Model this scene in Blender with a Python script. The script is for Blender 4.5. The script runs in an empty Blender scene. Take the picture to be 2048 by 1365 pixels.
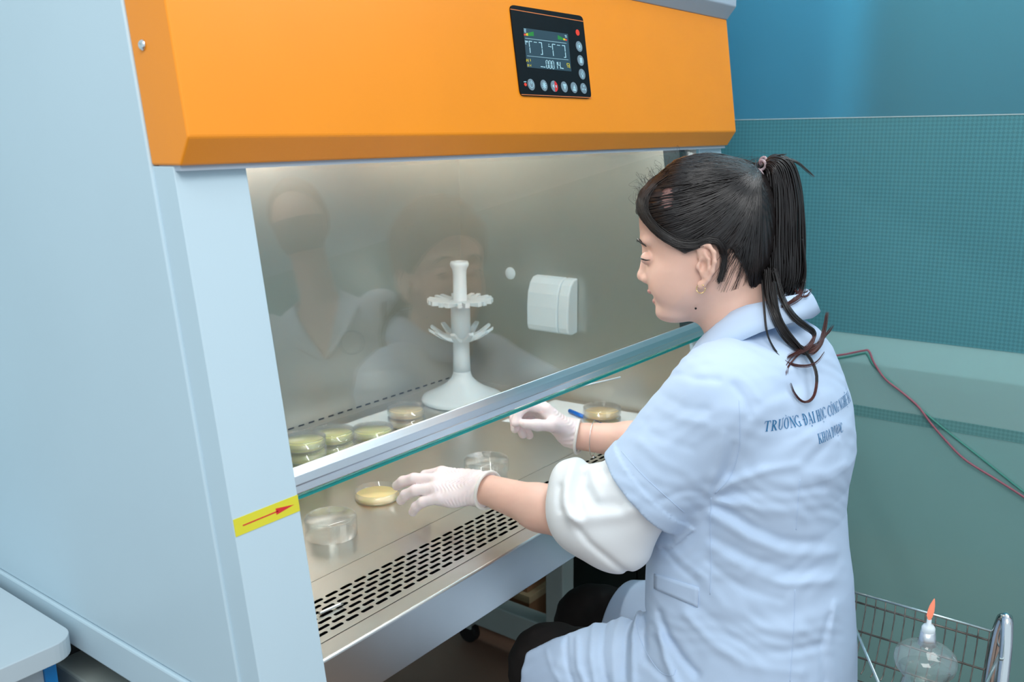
import bpy, math, random
import numpy as np
from mathutils import Vector, Matrix
from mathutils.bvhtree import BVHTree
random.seed(7); np.random.seed(7)
scene = bpy.context.scene
COL = scene.collection

# ------------------------------------------------------------------ camera
F_PX, HEAD, PITCH, ROLL = 1831.48, 0.6572, 0.2218, -0.0114
CAM = np.array([-0.5935, -0.8417, 0.6904])
def cam_axes():
    f = np.array([math.cos(HEAD)*math.cos(PITCH), math.sin(HEAD)*math.cos(PITCH), -math.sin(PITCH)])
    r = np.cross(f, [0, 0, 1]); r /= np.linalg.norm(r); u = np.cross(r, f)
    c, s = math.cos(ROLL), math.sin(ROLL)
    return np.array([c*r+s*u, -s*r+c*u, f])
AX = cam_axes()
cd = bpy.data.cameras.new('camera'); cam = bpy.data.objects.new('camera', cd); COL.objects.link(cam)
cd.sensor_width = 36.0; cd.lens = F_PX/2048*36.0; cd.clip_start = 0.02
m3 = Matrix([list(AX[0]), list(AX[1]), list(-AX[2])]).transposed()
cam.matrix_world = Matrix.Translation(Vector(CAM)) @ m3.to_4x4()
cd.dof.use_dof = True; cd.dof.focus_distance = 1.5; cd.dof.aperture_fstop = 6.3
scene.camera = cam
# ------------------------------------------------------------------ light
w = bpy.data.worlds.new('world'); scene.world = w; w.use_nodes = True
bg = w.node_tree.nodes['Background']; bg.inputs[0].default_value = (0.74, 0.90, 1.0, 1); bg.inputs[1].default_value = 0.85
def area(name, loc, target, size, power, col=(1, 1, 1), sy=None):
    l = bpy.data.lights.new(name, 'AREA'); l.energy = power; l.color = col; l.size = size
    if sy: l.shape = 'RECTANGLE'; l.size_y = sy
    o = bpy.data.objects.new(name, l); COL.objects.link(o); o.location = loc
    o.rotation_euler = (Vector(target)-Vector(loc)).to_track_quat('-Z', 'Y').to_euler(); return o
area('ceiling_panel_light', (-0.85, -1.0, 1.95), (0.4, 0.0, 0.2), 1.2, 29, (1.0, 0.98, 0.95))
area('ceiling_panel_light', (1.5, -1.0, 1.95), (1.2, -0.5, 0.0), 1.2, 20, (1.0, 0.99, 0.97))
area('ceiling_panel_light', (2.1, -0.2, 1.9), (2.5, 0.2, 0.0), .6, 22, (0.9, 0.97, 1.0))
vs = scene.view_settings
vs.view_transform = 'Standard'; vs.look = 'None'; vs.exposure = 0.0; vs.gamma = 1.0; vs.use_curve_mapping = False

scene.cycles.transparent_max_bounces = 32; scene.cycles.max_bounces = 12
# ------------------------------------------------------------------ helpers: rays on the place's own planes
TH = math.tan(0.1366)           # slope of the cabinet front: y = z*TH + off
def nrm(v): v = np.asarray(v, float); return v/np.linalg.norm(v)
def ray(u, v): return AX.T @ np.array([(u-1024)/F_PX, -(v-682.5)/F_PX, 1.0])
def at(u, v, d): return CAM + ray(u, v)*d
def at_x(u, v, x): r = ray(u, v); return CAM + r*(x-CAM[0])/r[0]
def at_z(u, v, z): r = ray(u, v); return CAM + r*(z-CAM[2])/r[2]
def at_s(u, v, off=0.0): r = ray(u, v); return CAM + r*(off-(CAM[1]-TH*CAM[2]))/(r[1]-TH*r[2])

# ------------------------------------------------------------------ materials
MATS = {}
def mat(name, col, rough=0.5, metal=0.0, spec=0.5, noise=0.0, nscale=20.0, bump=0.0, bscale=200.0, stretch=None, **kw):
    if name in MATS: return MATS[name]
    m = bpy.data.materials.new(name); m.use_nodes = True; nt = m.node_tree; b = nt.nodes['Principled BSDF']
    b.inputs['Base Color'].default_value = (*col, 1); b.inputs['Roughness'].default_value = rough
    b.inputs['Metallic'].default_value = metal; b.inputs['Specular IOR Level'].default_value = spec
    for k, v in kw.items():
        b.inputs[k.replace('_', ' ')].default_value = v
    tc = nt.nodes.new('ShaderNodeTexCoord'); mp = nt.nodes.new('ShaderNodeMapping'); nt.links.new(tc.outputs['Object'], mp.inputs[0])
    if stretch: mp.inputs['Scale'].default_value = stretch
    n = nt.nodes.new('ShaderNodeTexNoise'); n.inputs['Scale'].default_value = nscale; n.inputs['Detail'].default_value = 3
    nt.links.new(mp.outputs[0], n.inputs['Vector'])
    if noise > 0:
        r = nt.nodes.new('ShaderNodeValToRGB'); e = r.color_ramp.elements
        e[0].position = .3; e[1].position = .7
        e[0].color = (*[c*(1-noise) for c in col], 1); e[1].color = (*[min(1, c*(1+noise)) for c in col], 1)
        nt.links.new(n.outputs['Fac'], r.inputs[0]); nt.links.new(r.outputs[0], b.inputs['Base Color'])
    if bump > 0:
        n2 = nt.nodes.new('ShaderNodeTexNoise'); n2.inputs['Scale'].default_value = bscale; n2.inputs['Detail'].default_value = 2
        nt.links.new(mp.outputs[0], n2.inputs['Vector'])
        bp = nt.nodes.new('ShaderNodeBump'); bp.inputs['Strength'].default_value = bump; bp.inputs['Distance'].default_value = 0.002
        nt.links.new(n2.outputs['Fac'], bp.inputs['Height']); nt.links.new(bp.outputs[0], b.inputs['Normal'])
    MATS[name] = m; return m
def lin(r, g, b): return tuple((c/255/12.92 if c/255 <= .04045 else ((c/255+.055)/1.055)**2.4) for c in (r, g, b))
def glass(name, tint, r0=.05, rough=0.0, extra=0.0, edge=1.0):
    """thin pane: clear, with Fresnel (Schlick) reflections on both faces"""
    m = bpy.data.materials.new(name); m.use_nodes = True; nt = m.node_tree; nt.nodes.clear()
    o = nt.nodes.new('ShaderNodeOutputMaterial'); mx = nt.nodes.new('ShaderNodeMixShader'); t = nt.nodes.new('ShaderNodeBsdfTransparent')
    g = nt.nodes.new('ShaderNodeBsdfGlossy'); lw = nt.nodes.new('ShaderNodeLayerWeight'); lw.inputs[0].default_value = .5
    pw = nt.nodes.new('ShaderNodeMath'); pw.operation = 'POWER'; pw.inputs[1].default_value = 5.0 if edge == 1.0 else 3.0
    ma = nt.nodes.new('ShaderNodeMath'); ma.operation = 'MULTIPLY_ADD'; ma.inputs[1].default_value = (1-r0)*edge; ma.inputs[2].default_value = r0
    nt.links.new(lw.outputs['Facing'], pw.inputs[0]); nt.links.new(pw.outputs[0], ma.inputs[0])
    t.inputs[0].default_value = (*tint, 1); g.inputs['Roughness'].default_value = rough
    nt.links.new(ma.outputs[0], mx.inputs[0]); nt.links.new(t.outputs[0], mx.inputs[1]); nt.links.new(g.outputs[0], mx.inputs[2])
    last = mx
    if extra > 0:
        d = nt.nodes.new('ShaderNodeBsdfDiffuse'); d.inputs[0].default_value = (*tint, 1); mm = nt.nodes.new('ShaderNodeMixShader')
        mm.inputs[0].default_value = extra; nt.links.new(mx.outputs[0], mm.inputs[1]); nt.links.new(d.outputs[0], mm.inputs[2]); last = mm
    nt.links.new(last.outputs[0], o.inputs[0]); MATS[name] = m; return m
def film(name, diff, refr, mixf, rough=0.3, dots=None):
    """frosted film on glass: a share scatters back, a share shows the room behind, blurred"""
    m = bpy.data.materials.new(name); m.use_nodes = True; nt = m.node_tree; nt.nodes.clear()
    o = nt.nodes.new('ShaderNodeOutputMaterial'); mx = nt.nodes.new('ShaderNodeMixShader'); p = nt.nodes.new('ShaderNodeBsdfPrincipled')
    g = nt.nodes.new('ShaderNodeBsdfRefraction'); g.inputs['IOR'].default_value = 1.18; g.inputs['Roughness'].default_value = rough
    g.inputs[0].default_value = (*refr, 1); p.inputs['Base Color'].default_value = (*diff, 1); p.inputs['Roughness'].default_value = .35
    p.inputs['Specular IOR Level'].default_value = .3
    mx.inputs[0].default_value = mixf
    if dots:
        tc = nt.nodes.new('ShaderNodeTexCoord'); mp = nt.nodes.new('ShaderNodeMapping'); mp.inputs['Rotation'].default_value = (math.radians(45), 0, 0)
        mp.inputs['Scale'].default_value = (0, 1, 1)
        ck = nt.nodes.new('ShaderNodeTexChecker'); ck.inputs['Scale'].default_value = dots
        ck.inputs[1].default_value = (*[c*.88 for c in diff], 1); ck.inputs[2].default_value = (*[min(1, c*1.12) for c in diff], 1)
        nt.links.new(tc.outputs['Object'], mp.inputs[0]); nt.links.new(mp.outputs[0], ck.inputs[0]); nt.links.new(ck.outputs[0], p.inputs['Base Color'])
    nt.links.new(p.outputs[0], mx.inputs[1]); nt.links.new(g.outputs[0], mx.inputs[2]); nt.links.new(mx.outputs[0], o.inputs[0])
    MATS[name] = m; return m
def emit(name, col, s):
    m = bpy.data.materials.new(name); m.use_nodes = True; b = m.node_tree.nodes['Principled BSDF']
    b.inputs['Base Color'].default_value = (*[c*.3 for c in col], 1); b.inputs['Emission Color'].default_value = (*col, 1); b.inputs['Emission Strength'].default_value = s
    MATS[name] = m; return m
mat('white_enamel', lin(192, 213, 224), .38, noise=.02, nscale=3, bump=.03, bscale=400)
mat('grey_enamel', lin(170, 182, 196), .4, noise=.02, nscale=3)
mat('orange_enamel', lin(246, 147, 24), .36, noise=.03, nscale=4, bump=.05, bscale=500)
mat('steel', (.64, .635, .60), .30, 1.0, noise=.03, nscale=5, bump=.02, bscale=400)
mat('steel_wall', (.62, .605, .55), .36, 1.0, noise=.035, nscale=4, bump=.02, bscale=300)
mat('aluminium', (.74, .77, .80), .36, 1.0, noise=.04, nscale=8, bump=.04, bscale=300, stretch=(.2, 14, 14))
mat('chrome', (.78, .8, .82), .12, 1.0, noise=.03, nscale=9)
mat('cavity', (.006, .006, .007), .95, noise=.2, spec=0.0)
mat('white_plastic', lin(222, 233, 238), .4, noise=.02, nscale=10)
mat('black_plastic', (.004, .005, .007), .45, noise=.1, spec=.2)
mat('black_matte', (.012, .013, .013), .6, noise=.2)
mat('button_grey', lin(118, 138, 150), .5, noise=.03)
mat('yellow_sticker', lin(222, 212, 48), .5, noise=.02)
mat('red_print', lin(214, 38, 44), .5, noise=.02)
mat('rule_line', lin(214, 120, 60), .5, noise=.02)
mat('desk_top', lin(196, 210, 218), .45, noise=.02, nscale=5)
mat('desk_grey', lin(170, 182, 190), .5, noise=.03)
mat('blue_edge', lin(0, 120, 190), .45, noise=.03)
mat('agar', lin(240, 208, 150), .25, noise=.05, Subsurface_Weight=.25)
mat('agar_green', lin(225, 220, 140), .3, noise=.05, Subsurface_Weight=.2)
mat('paper', lin(225, 232, 232), .7, noise=.02)
mat('floor_vinyl', lin(150, 118, 100), .35, noise=.08, nscale=5)
mat('stand_paint', lin(175, 188, 184), .45, noise=.03)
mat('cardboard', lin(165, 120, 84), .8, noise=.08, nscale=12)
mat('cardboard_edge', lin(205, 180, 140), .8, noise=.05)
mat('dark_door', lin(20, 32, 30), .35, noise=.15)
mat('skin', lin(222, 180, 162), .5, noise=.03, nscale=30, bump=.05, bscale=700, Subsurface_Weight=.12, Subsurface_Scale=.01)
mat('lip', lin(200, 138, 128), .4, noise=.05, nscale=60)
mat('hair', (.012, .009, .009), .34, noise=.3, nscale=40, spec=.6)
mat('hair_tip', lin(74, 34, 30), .36, noise=.3, nscale=40)
mat('coat', lin(192, 211, 236), .78, noise=.02, nscale=6, bump=.05, bscale=900, spec=.2)
mat('stitch', lin(180, 202, 232), .8, noise=.03, spec=.2)
mat('blouse', lin(236, 238, 240), .5, noise=.01, nscale=6, spec=.35)
mat('glove', lin(240, 224, 224), .42, noise=.03, nscale=50, Subsurface_Weight=.15, Subsurface_Scale=.006)
mat('glove_cuff', lin(236, 232, 226), .5, noise=.03)
mat('trousers', lin(20, 13, 11), .8, noise=.55, nscale=24, stretch=(1, 1, .3))
mat('print_blue', lin(20, 110, 160), .7, noise=.03)
mat('gold', (.9, .66, .32), .2, 1.0, noise=.03)
mat('silver', (.8, .8, .8), .2, 1.0, noise=.03)
mat('eye_white', lin(220, 215, 210), .2, noise=.02)
mat('eye_dark', (.02, .012, .01), .2, noise=.1)
mat('blue_plastic', lin(10, 105, 200), .4, noise=.03)
mat('red_wire', lin(158, 92, 108), .5, noise=.05)
mat('green_wire', lin(62, 140, 128), .5, noise=.05)
mat('rusty_wire', lin(120, 112, 106), .4, .6, noise=.45, nscale=60)
mat('bright_wire', lin(185, 200, 202), .3, .8, noise=.1, nscale=60)
glass('sash_glass', (.95, .975, .97), .07)
mat('glass_edge', lin(0, 150, 145), .25, noise=.05, nscale=15)
glass('dish_glass', (.985, .99, .985), .055, .02, .03, .6)
glass('lamp_glass', (.92, .96, .96), .08, .03, .08, .8)
glass('hairtie_gel', (.80, .62, .66), .1, .1, .45, .8)
film('glass_upper', lin(92, 136, 150), lin(200, 235, 245), .60, .45)
film('film_dots', lin(90, 156, 166), lin(120, 180, 190), .22, .3, dots=150)
film('glass_band', lin(172, 210, 208), lin(220, 240, 240), .40, .25)
film('film_strip', lin(112, 168, 168), lin(120, 180, 190), .25, .3, dots=150)
film('glass_lower', lin(158, 204, 203), lin(205, 235, 232), .40, .3)
mat('room_blue', lin(120, 210, 235), .7, noise=.03)
mat('room_pale', lin(205, 222, 222), .7, noise=.03)
mat('room_teal', lin(120, 165, 165), .7, noise=.05)

# ------------------------------------------------------------------ objects
def tag(o, label=None, cat=None, group=None, kind=None):
    if label: o['label'] = label
    if cat: o['category'] = cat
    if group: o['group'] = group
    if kind: o['kind'] = kind
    return o
def thing(name, label, cat, loc=(0, 0, 0), group=None):
    o = bpy.data.objects.new(name, None); COL.objects.link(o); o.location = loc; o.empty_display_size = .05
    return tag(o, label, cat, group)
class MB:
    def __init__(s): s.v = []; s.f = []; s.sm = []
    def add(s, vs, fs, smooth=False):
        o = len(s.v); s.v += [tuple(map(float, p)) for p in vs]
        for f in fs: s.f.append(tuple(i+o for i in f)); s.sm.append(smooth)
        return s
    def box(s, lo, hi):
        x0, y0, z0 = lo; x1, y1, z1 = hi
        return s.add([(x0,y0,z0),(x1,y0,z0),(x1,y1,z0),(x0,y1,z0),(x0,y0,z1),(x1,y0,z1),(x1,y1,z1),(x0,y1,z1)],
            [(0,3,2,1),(4,5,6,7),(0,1,5,4),(1,2,6,5),(2,3,7,6),(3,0,4,7)])
    def prism_x(s, yz, x0, x1):
        n = len(yz); vs = [(x0, y, z) for y, z in yz]+[(x1, y, z) for y, z in yz]
        return s.add(vs, [tuple(range(n))[::-1], tuple(range(n, 2*n))]+[(i, (i+1) % n, n+(i+1) % n, n+i) for i in range(n)])
    def prism_z(s, xy, z0, z1):
        n = len(xy); vs = [(x, y, z0) for x, y in xy]+[(x, y, z1) for x, y in xy]
        return s.add(vs, [tuple(range(n))[::-1], tuple(range(n, 2*n))]+[(i, (i+1) % n, n+(i+1) % n, n+i) for i in range(n)])
    def loft(s, rings, cap=True, smooth=True, close=True):
        n = len(rings[0]); vs = [p for r in rings for p in r]; fs = []
        for k in range(len(rings)-1):
            for i in range(n if close else n-1):
                j = (i+1) % n; fs.append((k*n+i, k*n+j, (k+1)*n+j, (k+1)*n+i))
        s.add(vs, fs, smooth)
        if cap:
            o = len(s.v)-len(vs)
            s.f.append(tuple(o+i for i in range(n))[::-1]); s.sm.append(False)
            s.f.append(tuple(o+(len(rings)-1)*n+i for i in range(n))); s.sm.append(False)
        return s
    def tube(s, pts, r, n=8, cap=True, smooth=True):
        P = np.asarray(pts, float); R = np.full(len(P), r) if np.isscalar(r) else np.asarray(r, float)
        T = np.gradient(P, axis=0); T /= np.linalg.norm(T, axis=1)[:, None]+1e-12
        ref = np.array([0, 0, 1.]) if abs(T[0][2]) < .9 else np.array([1., 0, 0]); rings = []
        a = np.cross(T[0], ref); a /= np.linalg.norm(a)
        for p, t, rr in zip(P, T, R):
            a = a-t*np.dot(a, t); a /= np.linalg.norm(a)+1e-12; b = np.cross(t, a)
            rings.append([p+rr*(a*math.cos(q)+b*math.sin(q)) for q in np.linspace(0, 2*math.pi, n, endpoint=False)])
        return s.loft(rings, cap, smooth)
    def lathe(s, prof, c=(0, 0, 0), n=32, smooth=True, cap=True):
        rings = [[(c[0]+r*math.cos(q), c[1]+r*math.sin(q), c[2]+z) for q in np.linspace(0, 2*math.pi, n, endpoint=False)] for r, z in prof]
        return s.loft(rings, cap, smooth)
    def build(s, name, m, parent=None, bevel=0, auto=True):
        me = bpy.data.meshes.new(name); me.from_pydata(s.v, [], s.f); me.update()
        me.polygons.foreach_set('use_smooth', s.sm)
        o = bpy.data.objects.new(name, me); COL.objects.link(o); me.materials.append(MATS[m] if isinstance(m, str) else m)
        if parent:
            o.parent = parent
            w_ = Vector((0, 0, 0)); q = parent
            while q: w_ += q.location; q = q.parent
            for v in me.vertices: v.co -= w_
        if bevel:
            md = o.modifiers.new('bevel', 'BEVEL'); md.width = bevel; md.segments = 2; md.limit_method = 'ANGLE'; md.angle_limit = .6
        return o
def box(name, lo, hi, m, parent=None, bevel=0): return MB().box(lo, hi).build(name, m, parent, bevel)
def spline(pts, n=40):
    P = np.asarray(pts, float); k = len(P)
    if k < 3:
        t = np.linspace(0, 1, n)[:, None]; return P[0]*(1-t)+P[-1]*t
    Q = np.vstack([2*P[0]-P[1], P, 2*P[-1]-P[-2]]); out = []
    for t in np.linspace(0, k-1-1e-6, n):
        i = int(t); f = t-i; a, b, c, d = Q[i:i+4]
        out.append(.5*((2*b)+(-a+c)*f+(2*a-5*b+4*c-d)*f*f+(-a+3*b-3*c+d)*f**3))
    return np.array(out)
def copy_tree(o, loc=None, parent=None):
    c = o.copy(); COL.objects.link(c); c.parent = parent
    if loc is not None: c.location = loc
    for ch in o.children: copy_tree(ch, None, c)
    return c
# ================================================================== setting
FZ = -0.85
W = 1.411
XW = 1.75
tag(box('floor', (-2.5, -3.0, FZ-.05), (4.5, 2.2, FZ), 'floor_vinyl'), 'brown-beige vinyl floor under the cabinet', kind='structure')
tag(box('wall_back', (-2.5, 1.25, FZ), (XW, 1.35, 2.0), 'room_pale'), 'pale wall behind the cabinet', kind='structure')
wr = bpy.data.objects.new('wall_right', None); COL.objects.link(wr); wr.location = (XW, 0, FZ); tag(wr, 'frosted blue-green glass partition on the right', kind='structure')
zt, zb1, zb2 = .722, .185, -.002
for nm, a, b, m, dx in (('glass_pane', zt, 2.0, 'glass_upper', 0), ('dotted_film_sheet', zb1, zt, 'film_dots', -.002), ('glass_pane', zb2, zb1, 'glass_band', 0),
                    ('dotted_film_sheet', zb2-.028, zb2, 'film_strip', -.001), ('glass_pane', FZ, zb2-.028, 'glass_lower', 0)):
    box(nm, (XW+dx, -2.2, a), (XW+.006+dx, 1.25, b), m, wr)
box('film_edge', (XW-.003, -2.2, zt-.0008), (XW-.001, 1.25, zt+.0008), 'room_pale', wr)
# the room behind the partition
tag(box('wall_far', (2.9, -2.5, FZ), (3.0, 1.9, 2.0), 'room_teal'), 'dark teal wall seen through the partition', kind='structure')
o = thing('wall_cupboard', 'light blue cupboard blurred behind the upper glass beside the orange hood', 'cupboard', (2.5, .55, .6))
box('body', (2.35, .17, .55), (2.7, 1.2, 2.0), 'room_blue', o); box('plinth', (2.36, .18, .45), (2.7, 1.19, .55), 'room_teal', o)
box('leg_panel', (2.36, .18, FZ), (2.7, .22, .45), 'room_teal', o); box('leg_panel', (2.36, 1.15, FZ), (2.7, 1.19, .45), 'room_teal', o)
o = thing('side_table', 'pale side table blurred behind the frosted glass band', 'table', (2.2, -.6, FZ))
box('table_top', (1.95, -2.0, .02), (2.34, .9, .06), 'room_pale', o); box('apron', (2.0, -1.95, -.13), (2.03, .85, .02), 'room_pale', o)
for x in (1.98, 2.28):
    for y in (-1.95, .82): box('leg', (x, y, FZ), (x+.04, y+.04, .02), 'room_pale', o)
def cable(name, pts, m, label, dx=0.0):
    P = spline([at_x(u, v, XW-.006-dx) for u, v in pts], 50); o = MB().tube(P, .0026, 6).build(name, m); tag(o, label, 'cable')
cable('red_cable', [(1560, 722), (1670, 712), (1725, 702), (1738, 703), (1748, 726), (1770, 758), (1800, 782), (1835, 812), (1860, 845), (1890, 880), (1930, 920), (1990, 958), (2048, 995), (2120, 1045)], 'red_wire', 'dull red cable drooping across the frosted partition', .008)
cable('green_cable', [(1560, 728), (1672, 718), (1724, 708), (1734, 709), (1746, 730), (1768, 752), (1815, 795), (1860, 835), (1900, 868), (1960, 915), (2010, 955), (2048, 985), (2120, 1040)], 'green_wire', 'thin green cable running just above the red one on the partition')

# ================================================================== safety cabinet
def sy(z, off=0.0): return z*TH+off
ZB = -.061
cab = thing('safety_cabinet', 'large white laminar flow cabinet with an orange hood and glass sash', 'lab cabinet', (W/2, .45, ZB))
MB().prism_x([(sy(-.005, .04), -.005), (.95, -.005), (.95, 1.15), (sy(1.15, .04), 1.15)], -.004, .035).build('side_panel', 'white_enamel', cab, .002)
MB().prism_x([(sy(-.005, .04), -.005), (.95, -.005), (.95, 1.15), (sy(1.15, .04), 1.15)], W-.035, W+.004).build('side_panel', 'white_enamel', cab, .002)
MB().prism_x([(sy(ZB, .03), ZB), (.95, ZB), (.95, -.006), (sy(-.006, .03), -.006)], -.009, .035).build('side_skirt', 'white_enamel', cab, .003)
MB().prism_x([(sy(ZB, .03), ZB), (.95, ZB), (.95, -.006), (sy(-.006, .03), -.006)], W-.035, W+.009).build('side_skirt', 'white_enamel', cab, .003)
for x0, x1 in ((0, .097), (1.30, W)):
    MB().prism_x([(sy(ZB), ZB), (sy(ZB, .07), ZB), (sy(.66, .07), .66), (sy(.66), .66)], x0, x1).build('front_column', 'white_enamel', cab, .0012)
MB().prism_x([(sy(.24, .03), .24), (sy(.24, .07), .24), (sy(.66, .07), .66), (sy(.66, .03), .66)], 1.262, 1.30).build('sash_guide', 'black_matte', cab)
MB().prism_x([(sy(.24, .002), .24), (sy(.24, .03), .24), (sy(.66, .03), .66), (sy(.66, .002), .66)], 1.288, 1.30).build('sash_guide', 'aluminium', cab)
box('back_panel', (0.035, .90, ZB), (W-.035, .95, 1.15), 'white_enamel', cab)
# hood
hood = MB().prism_x([(sy(.692, -.04), .692), (sy(.661, -.016), .661), (sy(.661, .04), .661), (sy(.936, .04), .936), (sy(.936, -.04), .936)], -.0015, W+.0015).build('hood', 'orange_enamel', cab, .0025)
MB().prism_x([(sy(.655, -.011), .655), (sy(.655, .03), .655), (sy(.661, .03), .661), (sy(.661, -.011), .661)], .002, W-.002).build('hood_lip', 'grey_enamel', cab)
MB().prism_x([(sy(.936, -.04), .936), (.3, .936), (.3, 1.15), (.068, 1.15), (.068, .962)], -.004, W+.004).build('top_cap', 'grey_enamel', cab, .002)
sp = at_x(285, 90, -.002)
scr = MB()
rings = [[(-.0015-h, sp[1]+r*math.cos(q), sp[2]+r*math.sin(q)) for q in np.linspace(0, 2*math.pi, 14, endpoint=False)] for r, h in ((.0062, 0), (.0062, .0015), (.004, .0035), (.0015, .0038), (.0013, .0022))]
scr.loft(rings).build('screw', 'chrome', cab)
# interior
IX0, IX1, YB = .05, 1.366, .849
for x0, x1 in ((IX0-.01, IX0), (IX1, IX1+.008)):
    MB().prism_x([(sy(0, .045), -.004), (YB, -.004), (YB, .76), (sy(.76, .07), .76)], x0, x1).build('inner_wall', 'steel_wall', cab)
box('inner_ceiling', (IX0, .19, .76), (IX1, YB+.01, .77), 'white_enamel', cab)
lampo = MB().tube([(.2, .30, .745), (1.22, .30, .745)], .011, 12).build('interior_tube_lamp', emit('tube_glow', (1.0, 1.0, .97), 48.0), cab)
def slot_plate(mb, conv, a0, a1, rows, pitch, hl, hw, b0, b1, first):
    """flat plate a0..a1 x b0..b1 with rows of stadium slots; conv maps (a,b,depth) to a point"""
    rows = sorted(rows, key=lambda r: r[0]); ys = [r[0] for r in rows]
    rp = (ys[1]-ys[0]) if len(ys) > 1 else hw*4
    lo, hi = ys[0]-rp/2, ys[-1]+rp/2
    def quad(p): mb.add([conv(*q, 0) for q in p], [(0, 1, 2, 3)])
    quad([(a0, b0), (a1, b0), (a1, lo), (a0, lo)]); quad([(a0, hi), (a1, hi), (a1, b1), (a0, b1)])
    k = 4; ang = [math.pi/2*t/k for t in range(k+1)]
    for yc, ph in rows:
        c = first+ph
        while c-1.5*pitch > a0: c -= pitch
        st = c-pitch/2; y0, y1 = yc-rp/2, yc+rp/2
        quad([(a0, y0), (st, y0), (st, y1), (a0, y1)])
        while c+pitch/2 < a1:
            r = hw; s = hl-r; ins = []; out = []
            for sx, sg, base in ((1, 1, 0), (-1, 1, 1), (-1, -1, 2), (1, -1, 3)):
                for t in range(k+1):
                    q = math.pi/2*base+math.pi/2*t/k
                    ins.append((c+sx*s+r*math.cos(q), yc+r*math.sin(q)))
                    # outer: walk the cell corner
                    f = t/k
                    if base == 0: p = (c+pitch/2, yc+rp/2*min(1, 2*f)) if f <= .5 else (c+pitch/2*(2-2*f)*1.0, y1)
                    elif base == 1: p = (c-pitch/2*min(1, 2*f), y1) if f <= .5 else (c-pitch/2, yc+rp/2*(2-2*f))
                    elif base == 2: p = (c-pitch/2, yc-rp/2*min(1, 2*f)) if f <= .5 else (c-pitch/2*(2-2*f), y0)
                    else: p = (c+pitch/2*min(1, 2*f), y0) if f <= .5 else (c+pitch/2, yc-rp/2*(2-2*f))
                    out.append(p)
            n = len(ins); vs = [conv(*p, 0) for p in out]+[conv(*p, 0) for p in ins]+[conv(*p, 1) for p in ins]
            fs = [(i, (i+1) % n, n+(i+1) % n, n+i) for i in range(n)]+[(n+i, n+(i+1) % n, 2*n+(i+1) % n, 2*n+i) for i in range(n)]
            mb.add(vs, fs); c += pitch
        st = c-pitch/2; quad([(st, y0), (a1, y0), (a1, y1), (st, y1)])
    return mb
g = MB(); slot_plate(g, lambda a, b, d: (a, b, -.0007*d), IX0, IX1, [(.175-.01317*i, .015*(i % 2)) for i in range(7)], .03, .0120, .0034, .0785, .2285, .26)
g.build('air_grille', 'steel', cab)
bw = MB(); slot_plate(bw, lambda a, b, d: (a, YB+.002*d, b), IX0, IX1, [(.0125, 0)], .03125, .0098, .0022, 0, .76, .733)
bw.build('back_inner_wall', 'steel_wall', cab)
box('air_duct', (IX0, .081, -.05), (IX1, .226, -.012), 'cavity', cab)
box('air_duct', (IX0, YB+.006, 0), (IX1, YB+.03, .05), 'cavity', cab)
box('work_tray', (IX0, .2295, -.012), (IX1, YB, 0), 'steel', cab)
ft = MB().prism_x([(.0784, -.0003), (.0784, -.010), (.0475, -.010), (.0475, -.085), (.10, -.085), (.10, -.089), (.043, -.089), (.043, -.003), (.0455, -.0003)], .04, W-.04).build('front_lip', 'steel', cab, .0012)
bar_a, bar_b = at_z(638, 1228, .004), at_z(685, 1207, .004)
MB().tube(spline([bar_a, (bar_a+bar_b)/2, bar_b], 8), .0026, 8).build('grille_handle', 'steel', cab)
# sash
def zs(u, v, off): return at_s(u, v, off)[2]
so = .004
zr0, zr1, zr2, zg = zs(597, 990, so), zs(593, 975, so), zs(588, 942, so), zs(598, 1000, so+.010)
sash = MB().prism_x([(sy(zg+.004, .014), zg+.004), (sy(zg+.004, .019), zg+.004), (sy(.68, .019), .68), (sy(.68, .014), .68)], .085, 1.285).build('sash_pane', 'sash_glass', cab)
MB().prism_x([(sy(zg, .014), zg), (sy(zg, .019), zg), (sy(zg+.0045, .019), zg+.0045), (sy(zg+.0045, .014), zg+.0045)], .085, 1.285).build('sash_glass_edge', 'glass_edge', cab)
MB().prism_x([(sy(zr0, .006), zr0), (sy(zr0, .0138), zr0), (sy(zr2, .0138), zr2), (sy(zr2, .011), zr2), (sy(zr1+.012, .006), zr1+.012), (sy(zr1+.002, .0035), zr1+.002), (sy(zr1, .006), zr1)], .087, 1.284).build('sash_rail', 'aluminium', cab, .0008)
# arrow sticker on the column
def plate(name, pts, m, parent, t=.0006, nrmv=(0, -1, TH)):
    n = nrm(nrmv); P = [np.asarray(p, float) for p in pts]; k = len(P); mb = MB()
    mb.add([p for p in P]+[p+n*t for p in P], [tuple(range(k)), tuple(range(k, 2*k))[::-1]]+[(i, k+i, k+(i+1) % k, (i+1) % k) for i in range(k)])
    return mb.build(name, m, parent)
SN = nrm((0, -1, TH))
def S(x, z, off=0.0): return np.array([x, sy(z, off), z])
stk = plate('arrow_sticker', [S(.0005, .2305), S(.0965, .2305), S(.0965, .2515), S(.0005, .2515)], 'yellow_sticker', cab)
def on(p, t): return np.asarray(p)+SN*t
plate('arrow_shaft', [on(p, .0006) for p in (S(.012, .2398), S(.064, .2402), S(.064, .2418), S(.012, .2414))], 'red_print', stk, .0002)
plate('arrow_head', [on(p, .0006) for p in (S(.061, .2372), S(.089, .2412), S(.061, .2452))], 'red_print', stk, .0002)
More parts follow.
